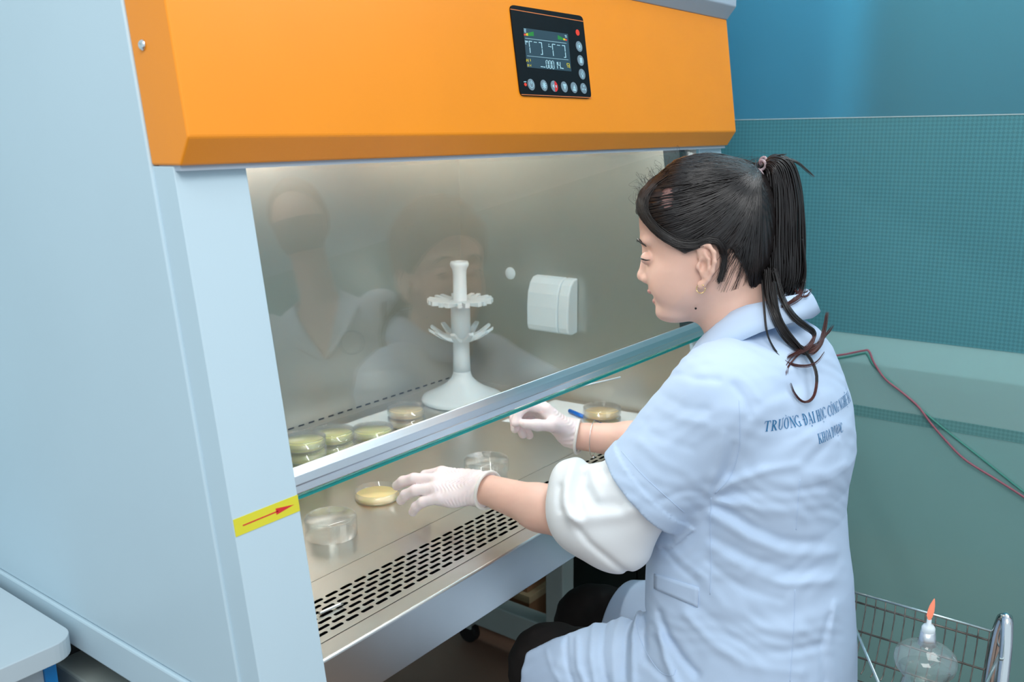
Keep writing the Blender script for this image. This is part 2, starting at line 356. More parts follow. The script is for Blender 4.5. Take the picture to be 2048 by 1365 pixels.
# socket cover and round cap on the right inner wall
y0, y1 = .452, .583
prof = [(1.366, .183), (1.34, .180), (1.322, .186), (1.318, .20), (1.318, .25), (1.322, .285), (1.332, .31), (1.346, .324), (1.366, .327)]
def ext_y(name, prof, y0, y1, m, parent, bev=.004):
    n = len(prof); mb = MB(); mb.add([(x, y0, z) for x, z in prof]+[(x, y1, z) for x, z in prof], [tuple(range(n)), tuple(range(n, 2*n))[::-1]]+[(i, n+i, n+(i+1) % n, (i+1) % n) for i in range(n)])
    return mb.build(name, m, parent, bev)
ext_y('socket_cover', prof, y0, y0+.032, 'white_plastic', cab)
ext_y('socket_cover', [(x-.001 if x < 1.36 else x, z) for x, z in prof], y0+.033, y1, 'white_plastic', cab)
rc = at_x(1021, 547, IX1)
MB().loft([[(IX1-h, rc[1]+r*math.cos(q), rc[2]+r*math.sin(q)) for q in np.linspace(0, 2*math.pi, 28, endpoint=False)] for r, h in ((.0165, 0), (.0165, .002), (.015, .0035), (.001, .004))]).build('round_cap', 'white_plastic', cab)
# control panel, traced on the hood's own sloping face
OFFP = -.04
def pp(zx, zy, t=0.0): return at_s(960+zx*.16120, zy*.16117, OFFP)+SN*t
def ppoly(name, pts, m, parent, t0=.0025, t=.0003): return plate(name, [pp(x, y, t0) for x, y in pts], m, parent, t)
def rrect(c, n=5, r=.10):
    """rounded quad from 4 corners"""
    out = []
    for i in range(4):
        p, a, b = np.array(c[i], float), np.array(c[i-1], float), np.array(c[(i+1) % 4], float)
        p0, p1 = p+(a-p)*r*(.9 if i % 2 else 1), p+(b-p)*r
        for t in np.linspace(0, 1, n): out.append((1-t)**2*p0+2*t*(1-t)*p+t*t*p1)
    return out
PC = [(358, 60), (1262, 203), (1372, 1228), (492, 1192)]
cp = plate('control_panel', [pp(*p) for p in rrect(PC, 5, .06)][::-1], 'black_plastic', cab, .0022, -SN*-1)
for a, b in (((362, 112), (1270, 266)), ((500, 1172), (1372, 1212))):
    ppoly('rule_line', [(a[0], a[1]), (b[0], b[1]), (b[0], b[1]+9), (a[0], a[1]+9)], 'rule_line', cp, .0022)
scr_ = ppoly('screen', [(522, 350), (1075, 425), (1120, 890), (570, 840)], emit('lcd_glow', lin(42, 72, 88), .55), cp, .0022, .0003)
ink, ylw, grn, rd = emit('lcd_ink', lin(165, 208, 222), .8), emit('lcd_yellow', lin(210, 195, 40), .7), emit('lcd_green', lin(30, 130, 50), .8), emit('lcd_red', lin(220, 60, 40), .8)
class Marks(MB):
    def line(s, a, b, w=8, t=.0026):
        a, b = np.array(a, float), np.array(b, float); d = b-a; n = np.array([-d[1], d[0]])/np.linalg.norm(d)*w/2
        return s.poly([a+n, b+n, b-n, a-n], t)
    def poly(s, pts, t=.0026):
        return s.add([pp(x, y, t) for x, y in pts], [tuple(range(len(pts)))])
def aff(cx, cy, w, h): return lambda x, y: (cx+x*w+y*h*.16, cy+x*w*.13+y*h)   # sheared local frame of the panel
m = Marks()
m.line((545, 478), (1058, 542), 5); m.line((568, 697), (1082, 748), 4)
for x0, y0_ in ((592, 515), (880, 552)):
    A = lambda x, y: (x0+x+y*.1, y0_+x*.13+y)
    m.line(A(0, 0), A(0, 70), 9); m.line(A(2, 78), A(2, 146), 9); m.line(A(0, 0), A(38, 0), 10); m.line(A(58, 4), A(98, 4), 8)
    m.line(A(120, 0), A(158, 0), 10); m.line(A(155, 0), A(155, 72), 9); m.line(A(155, 80), A(155, 146), 9); m.line(A(132, 146), A(158, 146), 9)
for a, b in (((540, 512), (578, 518)), ((543, 530), (578, 524)), ((545, 545), (560, 552)), ((835, 550), (842, 560)), ((833, 572), (842, 585)), ((848, 582), (870, 588))): m.line(a, b, 9)
# digits 00014
SEG = {'0': 'abcdef', '1': 'bc', '4': 'bcfg'}
def digit(ch, x0, y0_, w_, h_):
    A = lambda x, y: (x0+x*w_+y*h_*.1, y0_+x*w_*.1+y*h_)
    L = dict(a=((.15, 0), (.85, 0)), b=((1, .05), (1, .47)), c=((1, .53), (1, .95)), d=((.15, 1), (.85, 1)), e=((0, .53), (0, .95)), f=((0, .05), (0, .47)), g=((.12, .5), (.88, .5)))
    for s_ in SEG[ch]: m.line(A(*L[s_][0]), A(*L[s_][1]), 8)
for i, ch in enumerate('000'): digit(ch, 801+i*36, 752+i*4, 24, 96)
digit('1', 915, 766, 24, 92); digit('4', 950, 768, 26, 90)
for a, b in (((738, 830), (768, 834)), ((772, 836), (796, 838)), ((990, 848), (1022, 856))): m.line(a, b, 10)
for a in ((530, 365), (530, 382), (532, 400), (1035, 445), (1040, 462)): m.line(a, (a[0]+24, a[1]+3), 9)
m.build('display_readout', ink, cp)['kind'] = 'stuff'
mg = Marks(); mg.poly([(580, 412), (648, 396), (653, 452), (584, 450)]); mg.poly([(948, 440), (1015, 476), (1018, 500), (950, 494)]); mg.build('display_bar', grn, cp)['kind'] = 'stuff'
mg = Marks(); mg.poly([(552, 420), (578, 413), (582, 450), (556, 446)]); mg.poly([(1016, 478), (1040, 484), (1042, 508), (1018, 502)])
for a, b in (((562, 735), (562, 770)), ((580, 735), (584, 775)), ((562, 752), (584, 752)), ((606, 735), (612, 765)), ((575, 800), (578, 830)), ((590, 800), (592, 830)), ((608, 815), (620, 808)), ((608, 817), (620, 828)),
             ((1062, 790), (1092, 795)), ((1092, 795), (1100, 850)), ((1066, 815), (1090, 820)), ((1066, 832), (1092, 838)), ((1062, 790), (1066, 815))): mg.line(a, b, 7)
mg.build('display_symbol', ylw, cp)['kind'] = 'stuff'
mg = Marks(); mg.poly([(528, 424), (550, 420), (554, 446), (530, 446)]); mg.poly([(1040, 486), (1062, 490), (1064, 512), (1042, 508)]); mg.build('display_bar', rd, cp)['kind'] = 'stuff'
def disc(cx, cy, rx, ry, n=24): return [(cx+rx*math.cos(q)+ry*math.sin(q)*.14, cy+ry*math.sin(q)+rx*math.cos(q)*.13) for q in np.linspace(0, 2*math.pi, n, endpoint=False)]
icons = Marks()
BT = [(618, 1055, 43, 72), (777, 1065, 41, 70), (905, 1075, 42, 70), (1030, 1083, 39, 68), (1150, 1092, 39, 68), (1269, 1102, 38, 66), (1213, 582, 38, 66), (1232, 755, 38, 66), (1250, 925, 38, 66)]
for i, (cx, cy, rx, ry) in enumerate(BT):
    b = ppoly('button', disc(cx, cy, rx, ry), 'button_grey', cp, .0022, .0009)
    if i == 2: ppoly('mute_button_half', [p for p in disc(cx, cy, rx*.97, ry*.97, 32) if p[0]-(p[1]-cy)*.12 >= cx], 'red_print', cp, .0032, .0002)
    A = lambda x, y: (cx+x*rx+y*ry*.1, cy+y*ry+x*rx*.13); t = .0036
    def arc(r, q0, q1, n=14, w=6):
        P = [A(r*math.cos(q), r*math.sin(q)) for q in np.linspace(q0, q1, n)]
        for p, q in zip(P, P[1:]): icons.line(p, q, w, t)
    if i == 0: arc(.55, -1.0, 4.1); icons.line(A(0, -.7), A(0, -.1), 7, t)
    elif i == 1:
        icons.poly([A(.32*math.cos(q), .32*math.sin(q)) for q in np.linspace(0, 6.28, 14)], t)
        for q in np.arange(0, 6.28, 6.28/8): icons.line(A(.3*math.cos(q), .3*math.sin(q)), A(.62*math.cos(q), .62*math.sin(q)), 9, t)
    elif i == 2: icons.poly([A(-.65, 0), A(-.1, -.4), A(-.1, .4)], t); icons.line(A(.3, -.2), A(.6, .2), 7, t); icons.line(A(.3, .2), A(.6, -.2), 7, t)
    elif i == 3: icons.poly([A(-.5, -.5), A(.5, -.5), A(.45, -.15), A(-.45, -.15)], t); icons.poly([A(-.4, -.1), A(.4, -.1), A(0, .6)], t)
    elif i == 4: icons.poly([A(-.5, .6), A(.5, .6), A(.45, .3), A(-.45, .3)], t); icons.poly([A(-.42, .22), A(.42, .22), A(0, -.55)], t)
    elif i == 5:
        for q in (0.5, 2.6, 4.7): icons.poly([A(.1*math.cos(q), .1*math.sin(q)), A(.6*math.cos(q-.35), .6*math.sin(q-.35)), A(.62*math.cos(q+.35), .62*math.sin(q+.35))], t)
    elif i == 6: icons.poly([A(.3*math.cos(q), .35*math.sin(q)) for q in np.linspace(0, 6.28, 14)], t); arc(.6, 0, 6.28, 20, 4)
    elif i == 7: icons.poly([A(-.4, -.5), A(.4, -.5), A(.4, .5), A(-.4, .5)], t)
    elif i == 8: arc(.3, 0, 6.28, 14, 5); icons.line(A(-.3, .5), A(.3, .5), 6, t); icons.line(A(0, -.65), A(0, -.4), 6, t); icons.line(A(0, .1), A(0, .7), 6, t)
icons.build('button_icons', ink, cp)['kind'] = 'stuff'
ppoly('red_indicator', disc(1196, 408, 22, 38), rd, cp, .0022, .0006); ppoly('red_indicator', disc(549, 1053, 15, 20), rd, cp, .0022, .0006)
mk = Marks()
for k in range(3): mk.line((532+k*11, 1012), (532+k*11, 1026), 7)
mk.build('indicator_caption', ink, cp)['kind'] = 'stuff'

# ---- stand under the cabinet
st = thing('cabinet_stand', 'pale steel frame on castors carrying the cabinet', 'stand', (W/2, .5, FZ))
for x0 in (0.0, 1.335):
    box('side_rail', (x0, .10, -.19), (x0+.06, .95, -.127), 'stand_paint', st, .004)
    box('foot_rail', (x0, .10, -.765), (x0+.06, .95, -.68), 'stand_paint', st, .004)
    for y in (.48, .89): box('leg', (x0+.002, y, -.68), (x0+.058, y+.058, -.19), 'stand_paint', st, .003)
    for y in (.55, .9): box('spacer', (x0+.01, y, -.127), (x0+.05, y+.04, ZB), 'black_matte', st)
    for y in (.18, .85):
        c = MB()
        c.loft([[(x0+.03+t, y+.034*math.cos(q), FZ+.034+.034*math.sin(q)) for q in np.linspace(0, 2*math.pi, 20, endpoint=False)] for t in (-.013, .013)], smooth=False).build('castor_wheel', 'black_matte', st, .004)
        MB().box((x0+.012, y-.02, FZ+.05), (x0+.048, y+.03, -.765)).build('castor_fork', 'stand_paint', st, .003)
box('cross_rail', (.06, .90, -.19), (1.335, .95, -.127), 'stand_paint', st, .004)

# ---- other furniture near the cabinet
# dark cabinet
dc = thing('storage_cabinet', 'black low cabinet standing on the floor beyond the cabinet stand', 'cabinet', (1.6, .35, FZ))
box('body', (1.50, .10, FZ+.03), (1.73, .56, -.30), 'dark_door', dc, .003); box('door', (1.485, .105, FZ+.06), (1.499, .328, -.32), 'dark_door', dc, .002)
box('door', (1.485, .332, FZ+.06), (1.499, .555, -.32), 'dark_door', dc, .002); box('plinth', (1.52, .12, FZ), (1.72, .54, FZ+.03), 'black_matte', dc)
def carton(loc, sz, label, dz):
    o = thing('cardboard_box', label, 'box', loc); x, y, z = loc; a, b, c = sz
    box('carton', (x-a, y-b, z), (x+a, y+b, z+c), 'cardboard', o, .002); box('lid_flap', (x-a-.004, y-b-.004, z+c-.02), (x+a+.004, y+b+.004, z+c+.004), 'cardboard_edge', o, .001)
    return o
carton((1.57, .81, FZ), (.12, .13, .165), 'brown cardboard box on the floor behind the stand', 0)
carton((1.572, .815, FZ+.1695), (.11, .12, .16), 'pale-edged cardboard box stacked on the brown one', 0)
dk = thing('lab_desk', 'white desk with a rounded corner beside the cabinet', 'desk', (-.5, .8, FZ))
xe, yf, r = -.021, .412, .035
corner = [(xe-r+r*math.cos(q), yf+r+r*math.sin(q)) for q in np.linspace(0, -math.pi/2, 9)]
MB().prism_z([(xe, 1.2)]+corner+[(-1.2, yf), (-1.2, 1.2)], -.05, -.02).build('desk_top', 'desk_top', dk, .0015)
box('edge_leg', (-.062, .44, FZ), (-.045, 1.18, -.05), 'blue_edge', dk)
box('front_panel', (-.10, .445, FZ+.06), (-.0625, .462, -.05), 'desk_grey', dk); box('front_panel', (-.52, .445, FZ+.06), (-.102, .462, -.05), 'desk_grey', dk)
box('carcass', (-1.15, .463, FZ), (-.0625, 1.18, -.051), 'desk_grey', dk)

# ================================================================== things on the work tray
def dish_proto(name, label, loc, agar, lid=True, base=True, r=.0435, h=.0165, lr=.046, lh=.014, lz=.0075, group=None, ah=.005):
    o = thing(name, label, 'petri dish', loc, group); x, y, z = loc
    if base: MB().lathe([(.001, 0), (r-.001, 0), (r, .001), (r, h), (r-.0016, h), (r-.0016, .0016), (.001, .0016)], loc, 40, cap=False).build('dish_base', 'dish_glass', o)
    if lid:
        zz = lz
        MB().lathe([(.001, zz+lh), (lr-.001, zz+lh), (lr, zz+lh-.001), (lr, zz), (lr-.0015, zz), (lr-.0015, zz+lh-.0016), (.001, zz+lh-.0016)], loc, 40, cap=False).build('dish_lid', 'dish_glass', o)
        MB().lathe([(lr-.003, zz+lh), (lr-.0022, zz+lh+.0012), (lr-.0008, zz+lh+.0012), (lr-.0002, zz+lh), (lr-.003, zz+lh)], loc, 40, cap=False).build('lid_rim', 'dish_glass', o)
    if agar: MB().lathe([(.001, .0017), (r-.0017, .0017), (r-.0017, .0017+ah), (.001, .0017+ah)], loc, 40).build('agar_gel', agar, o)
    return o
dish_proto('petri_dish', 'empty clear glass dish lid lying nearest the grille by the white column', (.408, .342, 0.0002), None, base=False, lid=True, lr=.046, lh=.033, lz=0)
dB = dish_proto('petri_dish', 'open dish of yellow agar between the clear lid and the gloved hand', (.574, .396, 0.0002), 'agar', lid=False, h=.017, ah=.006)
dish_proto('petri_dish', 'covered clear dish behind the wrist of the left glove', (.780, .288, 0.0002), None, lh=.022, lz=.020, h=.032)
for k, n in enumerate(('lower', 'upper')):
    dish_proto('petri_dish', n+' dish of yellow agar beside the blue pen at the right wall', (1.215, .282, .0014+.024*k), 'agar', ah=.008)
STK = [((.555, .585), 4, 'agar_green', 'in the tall stack against the white column'), ((.668, .624), 3, 'agar_green', 'in the second stack from the white column'),
       ((.784, .622), 2, 'agar_green', 'in the low stack between the second stack and the pink-agar stack'), ((.943, .672), 2, 'agar', 'in the stack beside the white pipette stand')]
ORD = {4: ('bottom', 'second', 'third', 'top'), 3: ('bottom', 'middle', 'top'), 2: ('bottom', 'top')}
for (x, y), n, ag, lb in STK:
    for k in range(n):
        dish_proto('petri_dish', ORD[n][k]+' agar dish '+lb, (x+random.uniform(-.001, .001), y, .0012+.0235*k), ag, group='stacked petri dishes behind the sash', ah=.0115)
def sheet(pts, label, z=.0002):
    o = MB().prism_z(pts, z, z+.0006).build('paper_sheet', 'paper'); return tag(o, label, 'paper')
sheet([(1.352, .215), (1.245, .215), (1.13, .37), (1.10, .50), (1.330, .50)], 'white sheet under the blue pen by the right wall')
sheet([(.60, .70), (.70, .70), (1.02, .72), (1.02, .80), (.60, .80)], 'white strip of paper behind the stacked dishes')
pa, pb = at_z(1139, 822, .008), at_z(1172, 836, .008)
pen = thing('pen', 'blue capped pen lying on the white sheet', 'pen', tuple(pa)); d = (pb-pa)
MB().tube([pa, pa+d*.9], .005, 10).build('pen_cap', 'blue_plastic', pen); MB().tube([pa+d*.9, pa+d*2.4], .0042, 10).build('pen_barrel', 'blue_plastic', pen)
# pipette stand
bx, by = 1.189, .703
ps = thing('pipette_stand', 'white carousel pipette stand on a flared base', 'stand', (bx, by, 0))
MB().lathe([(.108, 0.0005), (.110, .004), (.106, .012), (.088, .020), (.064, .032), (.042, .047), (.028, .062), (.0235, .075), (.0235, .08)], (bx, by, 0), 48).build('base', 'white_plastic', ps)
MB().lathe([(.0235, .075), (.022, .12), (.0215, .170), (.0255, .171), (.0255, .255), (.024, .262), (.018, .266), (.0175, .34), (.019, .352), (.0235, .360), (.0245, .366), (.0225, .372), (.012, .372), (.012, .36)], (bx, by, 0), 32).build('column', 'white_plastic', ps)
for z, up, n, kind in ((.266, .004, 10, 0), (.166, .030, 11, 1)):
    t = MB().lathe([(.024, z-.004), (.034, z-.003), (.034, z+.003), (.024, z+.004)], (bx, by, 0), 24).build('rack_tier', 'white_plastic', ps)
    for k in range(n):
        q = 2*math.pi*(k+.3)/n; c, s_ = math.cos(q), math.sin(q); mb = MB()
        for sg in ((-1, 1) if kind == 0 else (0,)):
            ww = .0075 if kind == 0 else .0085; of = .0095*sg; rg = []
            for rr, w2, h2, dz in ((.026, ww, .005, 0), (.055, ww, .0045, up*.35), (.085, ww*.75, .006 if kind == 0 else .0035, up)):
                o2 = of*(.55 if rr < .03 else 1)
                rg.append([(bx+c*rr-s_*(o2+w2*a), by+s_*rr+c*(o2+w2*a), z+dz+h2*b) for a, b in ((-1, -1), (1, -1), (1, 1), (-1, 1))])
            mb.loft(rg, smooth=False)
        mb.build('holder_arm', 'white_plastic', t, .001)

# ---- trolley and spirit lamp at the lower right
ZR = -.13
r1, r2 = at_z(1690, 1183, ZR), at_z(1992, 1262, ZR)
xb = (r1[0]+r2[0])/2; ya, yb_ = -.70, -.37
tr = thing('wire_basket_trolley', 'rusty chrome wire basket trolley behind the seated woman', 'trolley', (xb-.15, -.5, FZ))
xn = xb-.30
ye = lambda x: yb_-.17*(xb-x)/(xb-xn)
def wire(pts, m, r=.0016, name='wire'): MB().tube(pts, r, 6).build(name, m, tr)
rim = .0024
for (x_, y_a, y_b) in ((xb, ya+.05, yb_), (xn, ya+.05, ye(xn))): wire([(x_, y_a, ZR), (x_, y_b, ZR)], 'bright_wire', rim, 'rim_wire')
wire([(xb, ya+.05, ZR), (xn, ya+.05, ZR)], 'bright_wire', rim, 'rim_wire'); wire([(xb, yb_, ZR), (xn, ye(xn), ZR)], 'bright_wire', rim, 'rim_wire')
inx = lambda z: .045*max(0, (-(z-ZR)-.02)/.10)**1.5
for dz in (.018, .066, .105):
    z = ZR-dz; i = inx(z); wire([(xb-i, ya+.05, z), (xb-i, yb_, z)], 'rusty_wire', .0018)
    wire([(xn+i, ya+.05, z), (xn+i, ye(xn), z)], 'rusty_wire', .0018)
y_ = ya+.06
while y_ < yb_:
    wire([(xb-inx(ZR-t), y_, ZR-t) for t in (0, .03, .06, .09, .105, .115, .12)]+([(xb-.10, y_, ZR-.121), (xn+.1, y_, ZR-.121)]+[(xn+inx(ZR-t), y_, ZR-t) for t in (.12, .105, .09, .06, .03, 0)] if y_ < ye(xn) else [(xb-.06, y_, ZR-.121)]), 'rusty_wire', .0011)
    y_ += .0168
for x_ in np.arange(xn+.07, xb-.06, .03): wire([(x_, ya+.05, ZR-.123), (x_, ye(x_), ZR-.123)], 'rusty_wire', .0011)
hh = at(2008, 1232, 1.47)
hx, hy = hh[0], hh[1]
wire(spline([(hx+.01, hy+.012, FZ+.05), (hx+.01, hy+.012, ZR-.15), (hx+.008, hy+.008, hh[2]-.06), (hx+.003, hy+.002, hh[2]-.012), (hx-.006, hy-.004, hh[2]), (hx-.016, hy-.008, hh[2]-.012), (hx-.03, hy-.012, hh[2]-.06), (hx-.05, hy-.015, ZR-.15), (hx-.06, hy-.018, FZ+.05)], 60), 'chrome', .0095, 'handle_tube')
for x_, y_ in ((xn, ya+.05), (xn, ye(xn)), (xb, yb_), (xb, ya+.05)): wire([(x_, y_, ZR), (x_, y_, FZ+.002)], 'chrome', .007, 'leg')
ld = 1.40
l0 = at(1851, 1318, ld)
lz = l0[2]
lamp = thing('alcohol_lamp', 'glass spirit lamp with a small orange flame in the wire basket', 'lamp', (l0[0], l0[1], lz-.055))
LP = (l0[0], l0[1], lz)
MB().lathe([(.001, -.052), (.030, -.052), (.033, -.048), (.030, -.036), (.0335, -.026), (.043, -.014), (.0455, -.002), (.043, .008), (.034, .016), (.022, .021), (.014, .025), (.0125, .032)], LP, 40, cap=False).build('glass_body', 'lamp_glass', lamp)
MB().lathe([(.001, -.05), (.029, -.049), (.0315, -.046), (.0285, -.036), (.032, -.026), (.0375, -.018), (.001, -.018)], LP, 32).build('fuel', glass('fuel_clear', (.9, .93, .92), .03), lamp)
MB().lathe([(.0128, .024), (.0118, .034), (.0108, .046), (.0075, .046), (.0075, .024)], LP, 24).build('neck', 'aluminium', lamp)
MB().lathe([(.0072, .042), (.0098, .046), (.0098, .052), (.0075, .056), (.0035, .058), (.0032, .066), (.001, .066)], LP, 24).build('wick_holder', 'white_plastic', lamp)
ff = emit('flame', lin(235, 135, 105), .95)
MB().loft([[(LP[0]+dx+r*math.cos(q), LP[1]-dx+r*math.sin(q), LP[2]+z) for q in np.linspace(0, 6.283, 14, endpoint=False)] for r, z, dx in ((.002, .065, 0), (.0044, .072, .0), (.0046, .080, .001), (.0036, .089, .002), (.0018, .096, .003), (.0004, .100, .0035))]).build('flame', ff, lamp)
# ================================================================== implicit-surface modelling
def sdf_mesh(fn, lo, hi, h, B=8, safety=1.25):
    lo = np.asarray(lo, float); hi = np.asarray(hi, float)
    nb = np.ceil((hi-lo)/(h*B)).astype(int)
    bi = np.stack(np.meshgrid(*[np.arange(n) for n in nb], indexing='ij'), -1).reshape(-1, 3)
    cen = lo+(bi+.5)*h*B
    f = fn(cen); act = bi[np.abs(f) < B*h*math.sqrt(3)/2*safety]
    g = np.stack(np.meshgrid(*[np.arange(B+1)]*3, indexing='ij'), -1).reshape(-1, 3)
    ND = nb*B+2; ids = []; pos = []; edges = []
    CO = np.array([(i, j, k) for i in (0, 1) for j in (0, 1) for k in (0, 1)])
    EP = [(a, b) for a in range(8) for b in range(a+1, 8) if np.abs(CO[a]-CO[b]).sum() == 1]
    for s in range(0, len(act), 1500):
        A = act[s:s+1500]; idx = A[:, None, :]*B+g[None]
        P = lo+idx.reshape(-1, 3)*h
        V = fn(P).reshape(len(A), B+1, B+1, B+1)
        c8 = np.stack([V[:, i:B+i, j:B+j, k:B+k] for i, j, k in CO], -1)
        sg = c8 < 0; n = sg.sum(-1); w = np.argwhere((n > 0) & (n < 8))
        if not len(w): continue
        c = c8[w[:, 0], w[:, 1], w[:, 2], w[:, 3]]; base = A[w[:, 0]]*B+w[:, 1:]
        acc = np.zeros((len(w), 3)); cnt = np.zeros(len(w))
        for a, b in EP:
            va, vb = c[:, a], c[:, b]; mk = (va < 0) != (vb < 0)
            t = np.where(mk, va/np.where(mk, va-vb, 1), 0)
            p = CO[a]+(CO[b]-CO[a])*t[:, None]; acc += p*mk[:, None]; cnt += mk
        pos.append(lo+(base+acc/cnt[:, None])*h)
        gid = (base[:, 0].astype(np.int64)*ND[1]+base[:, 1])*ND[2]+base[:, 2]; ids.append(gid)
        edges.append(np.stack([c[:, 0] < 0, c[:, 4] < 0, c[:, 2] < 0, c[:, 1] < 0], -1))
    ids = np.concatenate(ids); pos = np.concatenate(pos); ed = np.concatenate(edges)
    o = np.argsort(ids); ids, pos, ed = ids[o], pos[o], ed[o]
    st = (ND[1]*ND[2], ND[2], 1); Q = []
    def look(x):
        k = np.clip(np.searchsorted(ids, x), 0, len(ids)-1); return np.where(ids[k] == x, k, -1)
    for ax, (b, c) in enumerate(((1, 2), (2, 0), (0, 1))):
        m = np.nonzero(ed[:, 0] != ed[:, ax+1])[0]; i0 = ids[m]
        q = np.stack([m, look(i0-st[b]), look(i0-st[b]-st[c]), look(i0-st[c])], -1)
        ok = (q >= 0).all(1); q = q[ok]; flip = ~ed[m[ok], 0]
        q[flip] = q[flip][:, ::-1]; Q.append(q)
    return pos, np.concatenate(Q)
def mesh_obj(name, V, Fc, m, parent=None, smooth=True):
    me = bpy.data.meshes.new(name); V = np.asarray(V, float)
    if parent:
        w_ = np.zeros(3); q = parent
        while q: w_ += np.array(q.location); q = q.parent
        V = V-w_
    nv, nf = len(V), len(Fc); Fc = np.asarray(Fc, np.int32)
    me.vertices.add(nv); me.vertices.foreach_set('co', V.astype(np.float32).ravel())
    me.loops.add(nf*4); me.loops.foreach_set('vertex_index', Fc.ravel())
    me.polygons.add(nf); me.polygons.foreach_set('loop_start', np.arange(nf, dtype=np.int32)*4)
    me.update(calc_edges=True); me.validate()
    me.polygons.foreach_set('use_smooth', np.full(len(me.polygons), smooth))
    o = bpy.data.objects.new(name, me); COL.objects.link(o); me.materials.append(MATS[m] if isinstance(m, str) else m)
    if parent: o.parent = parent
    return o
def smin(a, b, k): h = np.clip(.5+.5*(b-a)/k, 0, 1); return b+(a-b)*h-k*h*(1-h)
def smax(a, b, k): return -smin(-a, -b, k)
def caps(P, a, b, ra, rb):
    a, b = np.asarray(a, float), np.asarray(b, float); d = b-a; t = np.clip(((P-a)@d)/(d@d), 0, 1)
    return np.linalg.norm(P-a-t[:, None]*d, axis=1)-(ra+(rb-ra)*t)
def ell(P, c, r, R=None):
    q = P-np.asarray(c, float)
    if R is not None: q = q@np.asarray(R).T
    r = np.asarray(r, float); k0 = np.linalg.norm(q/r, axis=1); k1 = np.linalg.norm(q/(r*r), axis=1)+1e-9
    return k0*(k0-1)/k1
def polysd(p, poly):
    """signed distance (negative inside) of 2-D points to a polygon"""
    V = np.asarray(poly, float); d = np.full(len(p), 1e9); s = np.ones(len(p), bool)
    for i in range(len(V)):
        a, b = V[i], V[i-1]; e = b-a; w_ = p-a
        t = np.clip((w_@e)/(e@e), 0, 1); d = np.minimum(d, ((w_-t[:, None]*e)**2).sum(1))
        c1 = p[:, 1] >= a[1]; c2 = p[:, 1] < b[1]; c3 = e[0]*w_[:, 1] > e[1]*w_[:, 0]
        fl = (c1 & c2 & c3) | (~c1 & ~c2 & ~c3); s ^= fl
    return np.where(s, 1, -1)*np.sqrt(d)
def poldist(p, line):
    d = np.full(len(p), 1e9)
    for a, b in zip(line, line[1:]):
        a, b = np.asarray(a, float), np.asarray(b, float); e = b-a; w_ = p-a; t = np.clip((w_@e)/(e@e+1e-12), 0, 1)
        d = np.minimum(d, ((w_-t[:, None]*e)**2).sum(1))
    return np.sqrt(d)
def chain(P, pts, rad, k=.012):
    f = None
    for i in range(len(pts)-1):
        c = caps(P, pts[i], pts[i+1], rad[i], rad[i+1]); f = c if f is None else smin(f, c, k)
    return f

# ================================================================== the seated woman
# ---- head frame: e1 image-right (towards the back of her head), e3 up, e2 out of her left cheek
HD = 1.45; HC = at(1410, 480, HD)
e2 = -nrm(ray(1410, 480)); e3 = nrm(AX[1]-e2*np.dot(AX[1], e2)); e1 = np.cross(e3, e2)
if np.dot(e1, AX[0]) < 0: e1 = -e1
def hl(u, v):
    """point of her head's midplane -> local (a, b)"""
    r = ray(u, v); k = np.dot(HC-CAM, e2)/np.dot(r, e2); p = CAM+r*k-HC
    return np.array([p@e1, p@e3])
def hw(a, b, off): return HC+e1*a+e3*b+e2*off
def hp(u, v, off=0.0): a, b = hl(u, v); return hw(a, b, off)
def hpl(L): return np.array([hl(u, v) for u, v in L])
HR = np.array([e1, e2, e3])
SKULL = hpl([(1278, 432), (1279, 455), (1282, 480), (1290, 500), (1293, 518), (1291, 545), (1296, 566), (1302, 580), (1308, 592), (1313, 604), (1316, 616), (1324, 630), (1339, 639), (1358, 643), (1380, 643), (1405, 640), (1440, 632), (1470, 612),
             (1500, 585), (1522, 548), (1536, 502), (1541, 452), (1536, 405), (1518, 368), (1488, 343), (1453, 329), (1420, 322), (1385, 324), (1352, 334), (1325, 352), (1303, 374), (1288, 398), (1280, 418)])
class Grid2:
    """signed distance of a smooth outline, tabulated"""
    def __init__(s_, poly, step=.0012, pad=.06):
        P = spline(np.vstack([poly, poly[:1]]), 160)[:-1]; s_.lo = P.min(0)-pad; n = np.ceil((P.max(0)+pad-s_.lo)/step).astype(int)+1; s_.st = step; s_.n = n
        g = np.stack(np.meshgrid(np.arange(n[0]), np.arange(n[1]), indexing='ij'), -1).reshape(-1, 2)*step+s_.lo
        s_.d = polysd(g, P).reshape(n)
    def __call__(s_, p):
        q = (p-s_.lo)/s_.st; qc = np.clip(q, 0, s_.n-1.001); i = qc.astype(int); f = qc-i; a, b = i[:, 0], i[:, 1]; d = s_.d
        v = (d[a, b]*(1-f[:, 0])+d[a+1, b]*f[:, 0])*(1-f[:, 1])+(d[a, b+1]*(1-f[:, 0])+d[a+1, b+1]*f[:, 0])*f[:, 1]
        return v+np.linalg.norm(q-qc, axis=1)*s_.st
SKG = Grid2(SKULL)
_b = [hl(1400, v)[1] for v in (660, 640, 610, 580, 540, 500, 450, 400, 350, 310)]
_w = [.040, .047, .057, .063, .067, .070, .074, .074, .066, .055]
_bb = np.linspace(-.25, .25, 400); _ww = np.interp(_bb, _b, _w); _k = np.exp(-np.linspace(-2, 2, 41)**2); _k /= _k.sum()
_ww = np.convolve(np.pad(_ww, 20, mode='edge'), _k, 'valid')
def headW(b): return np.interp(b, _bb, _ww)
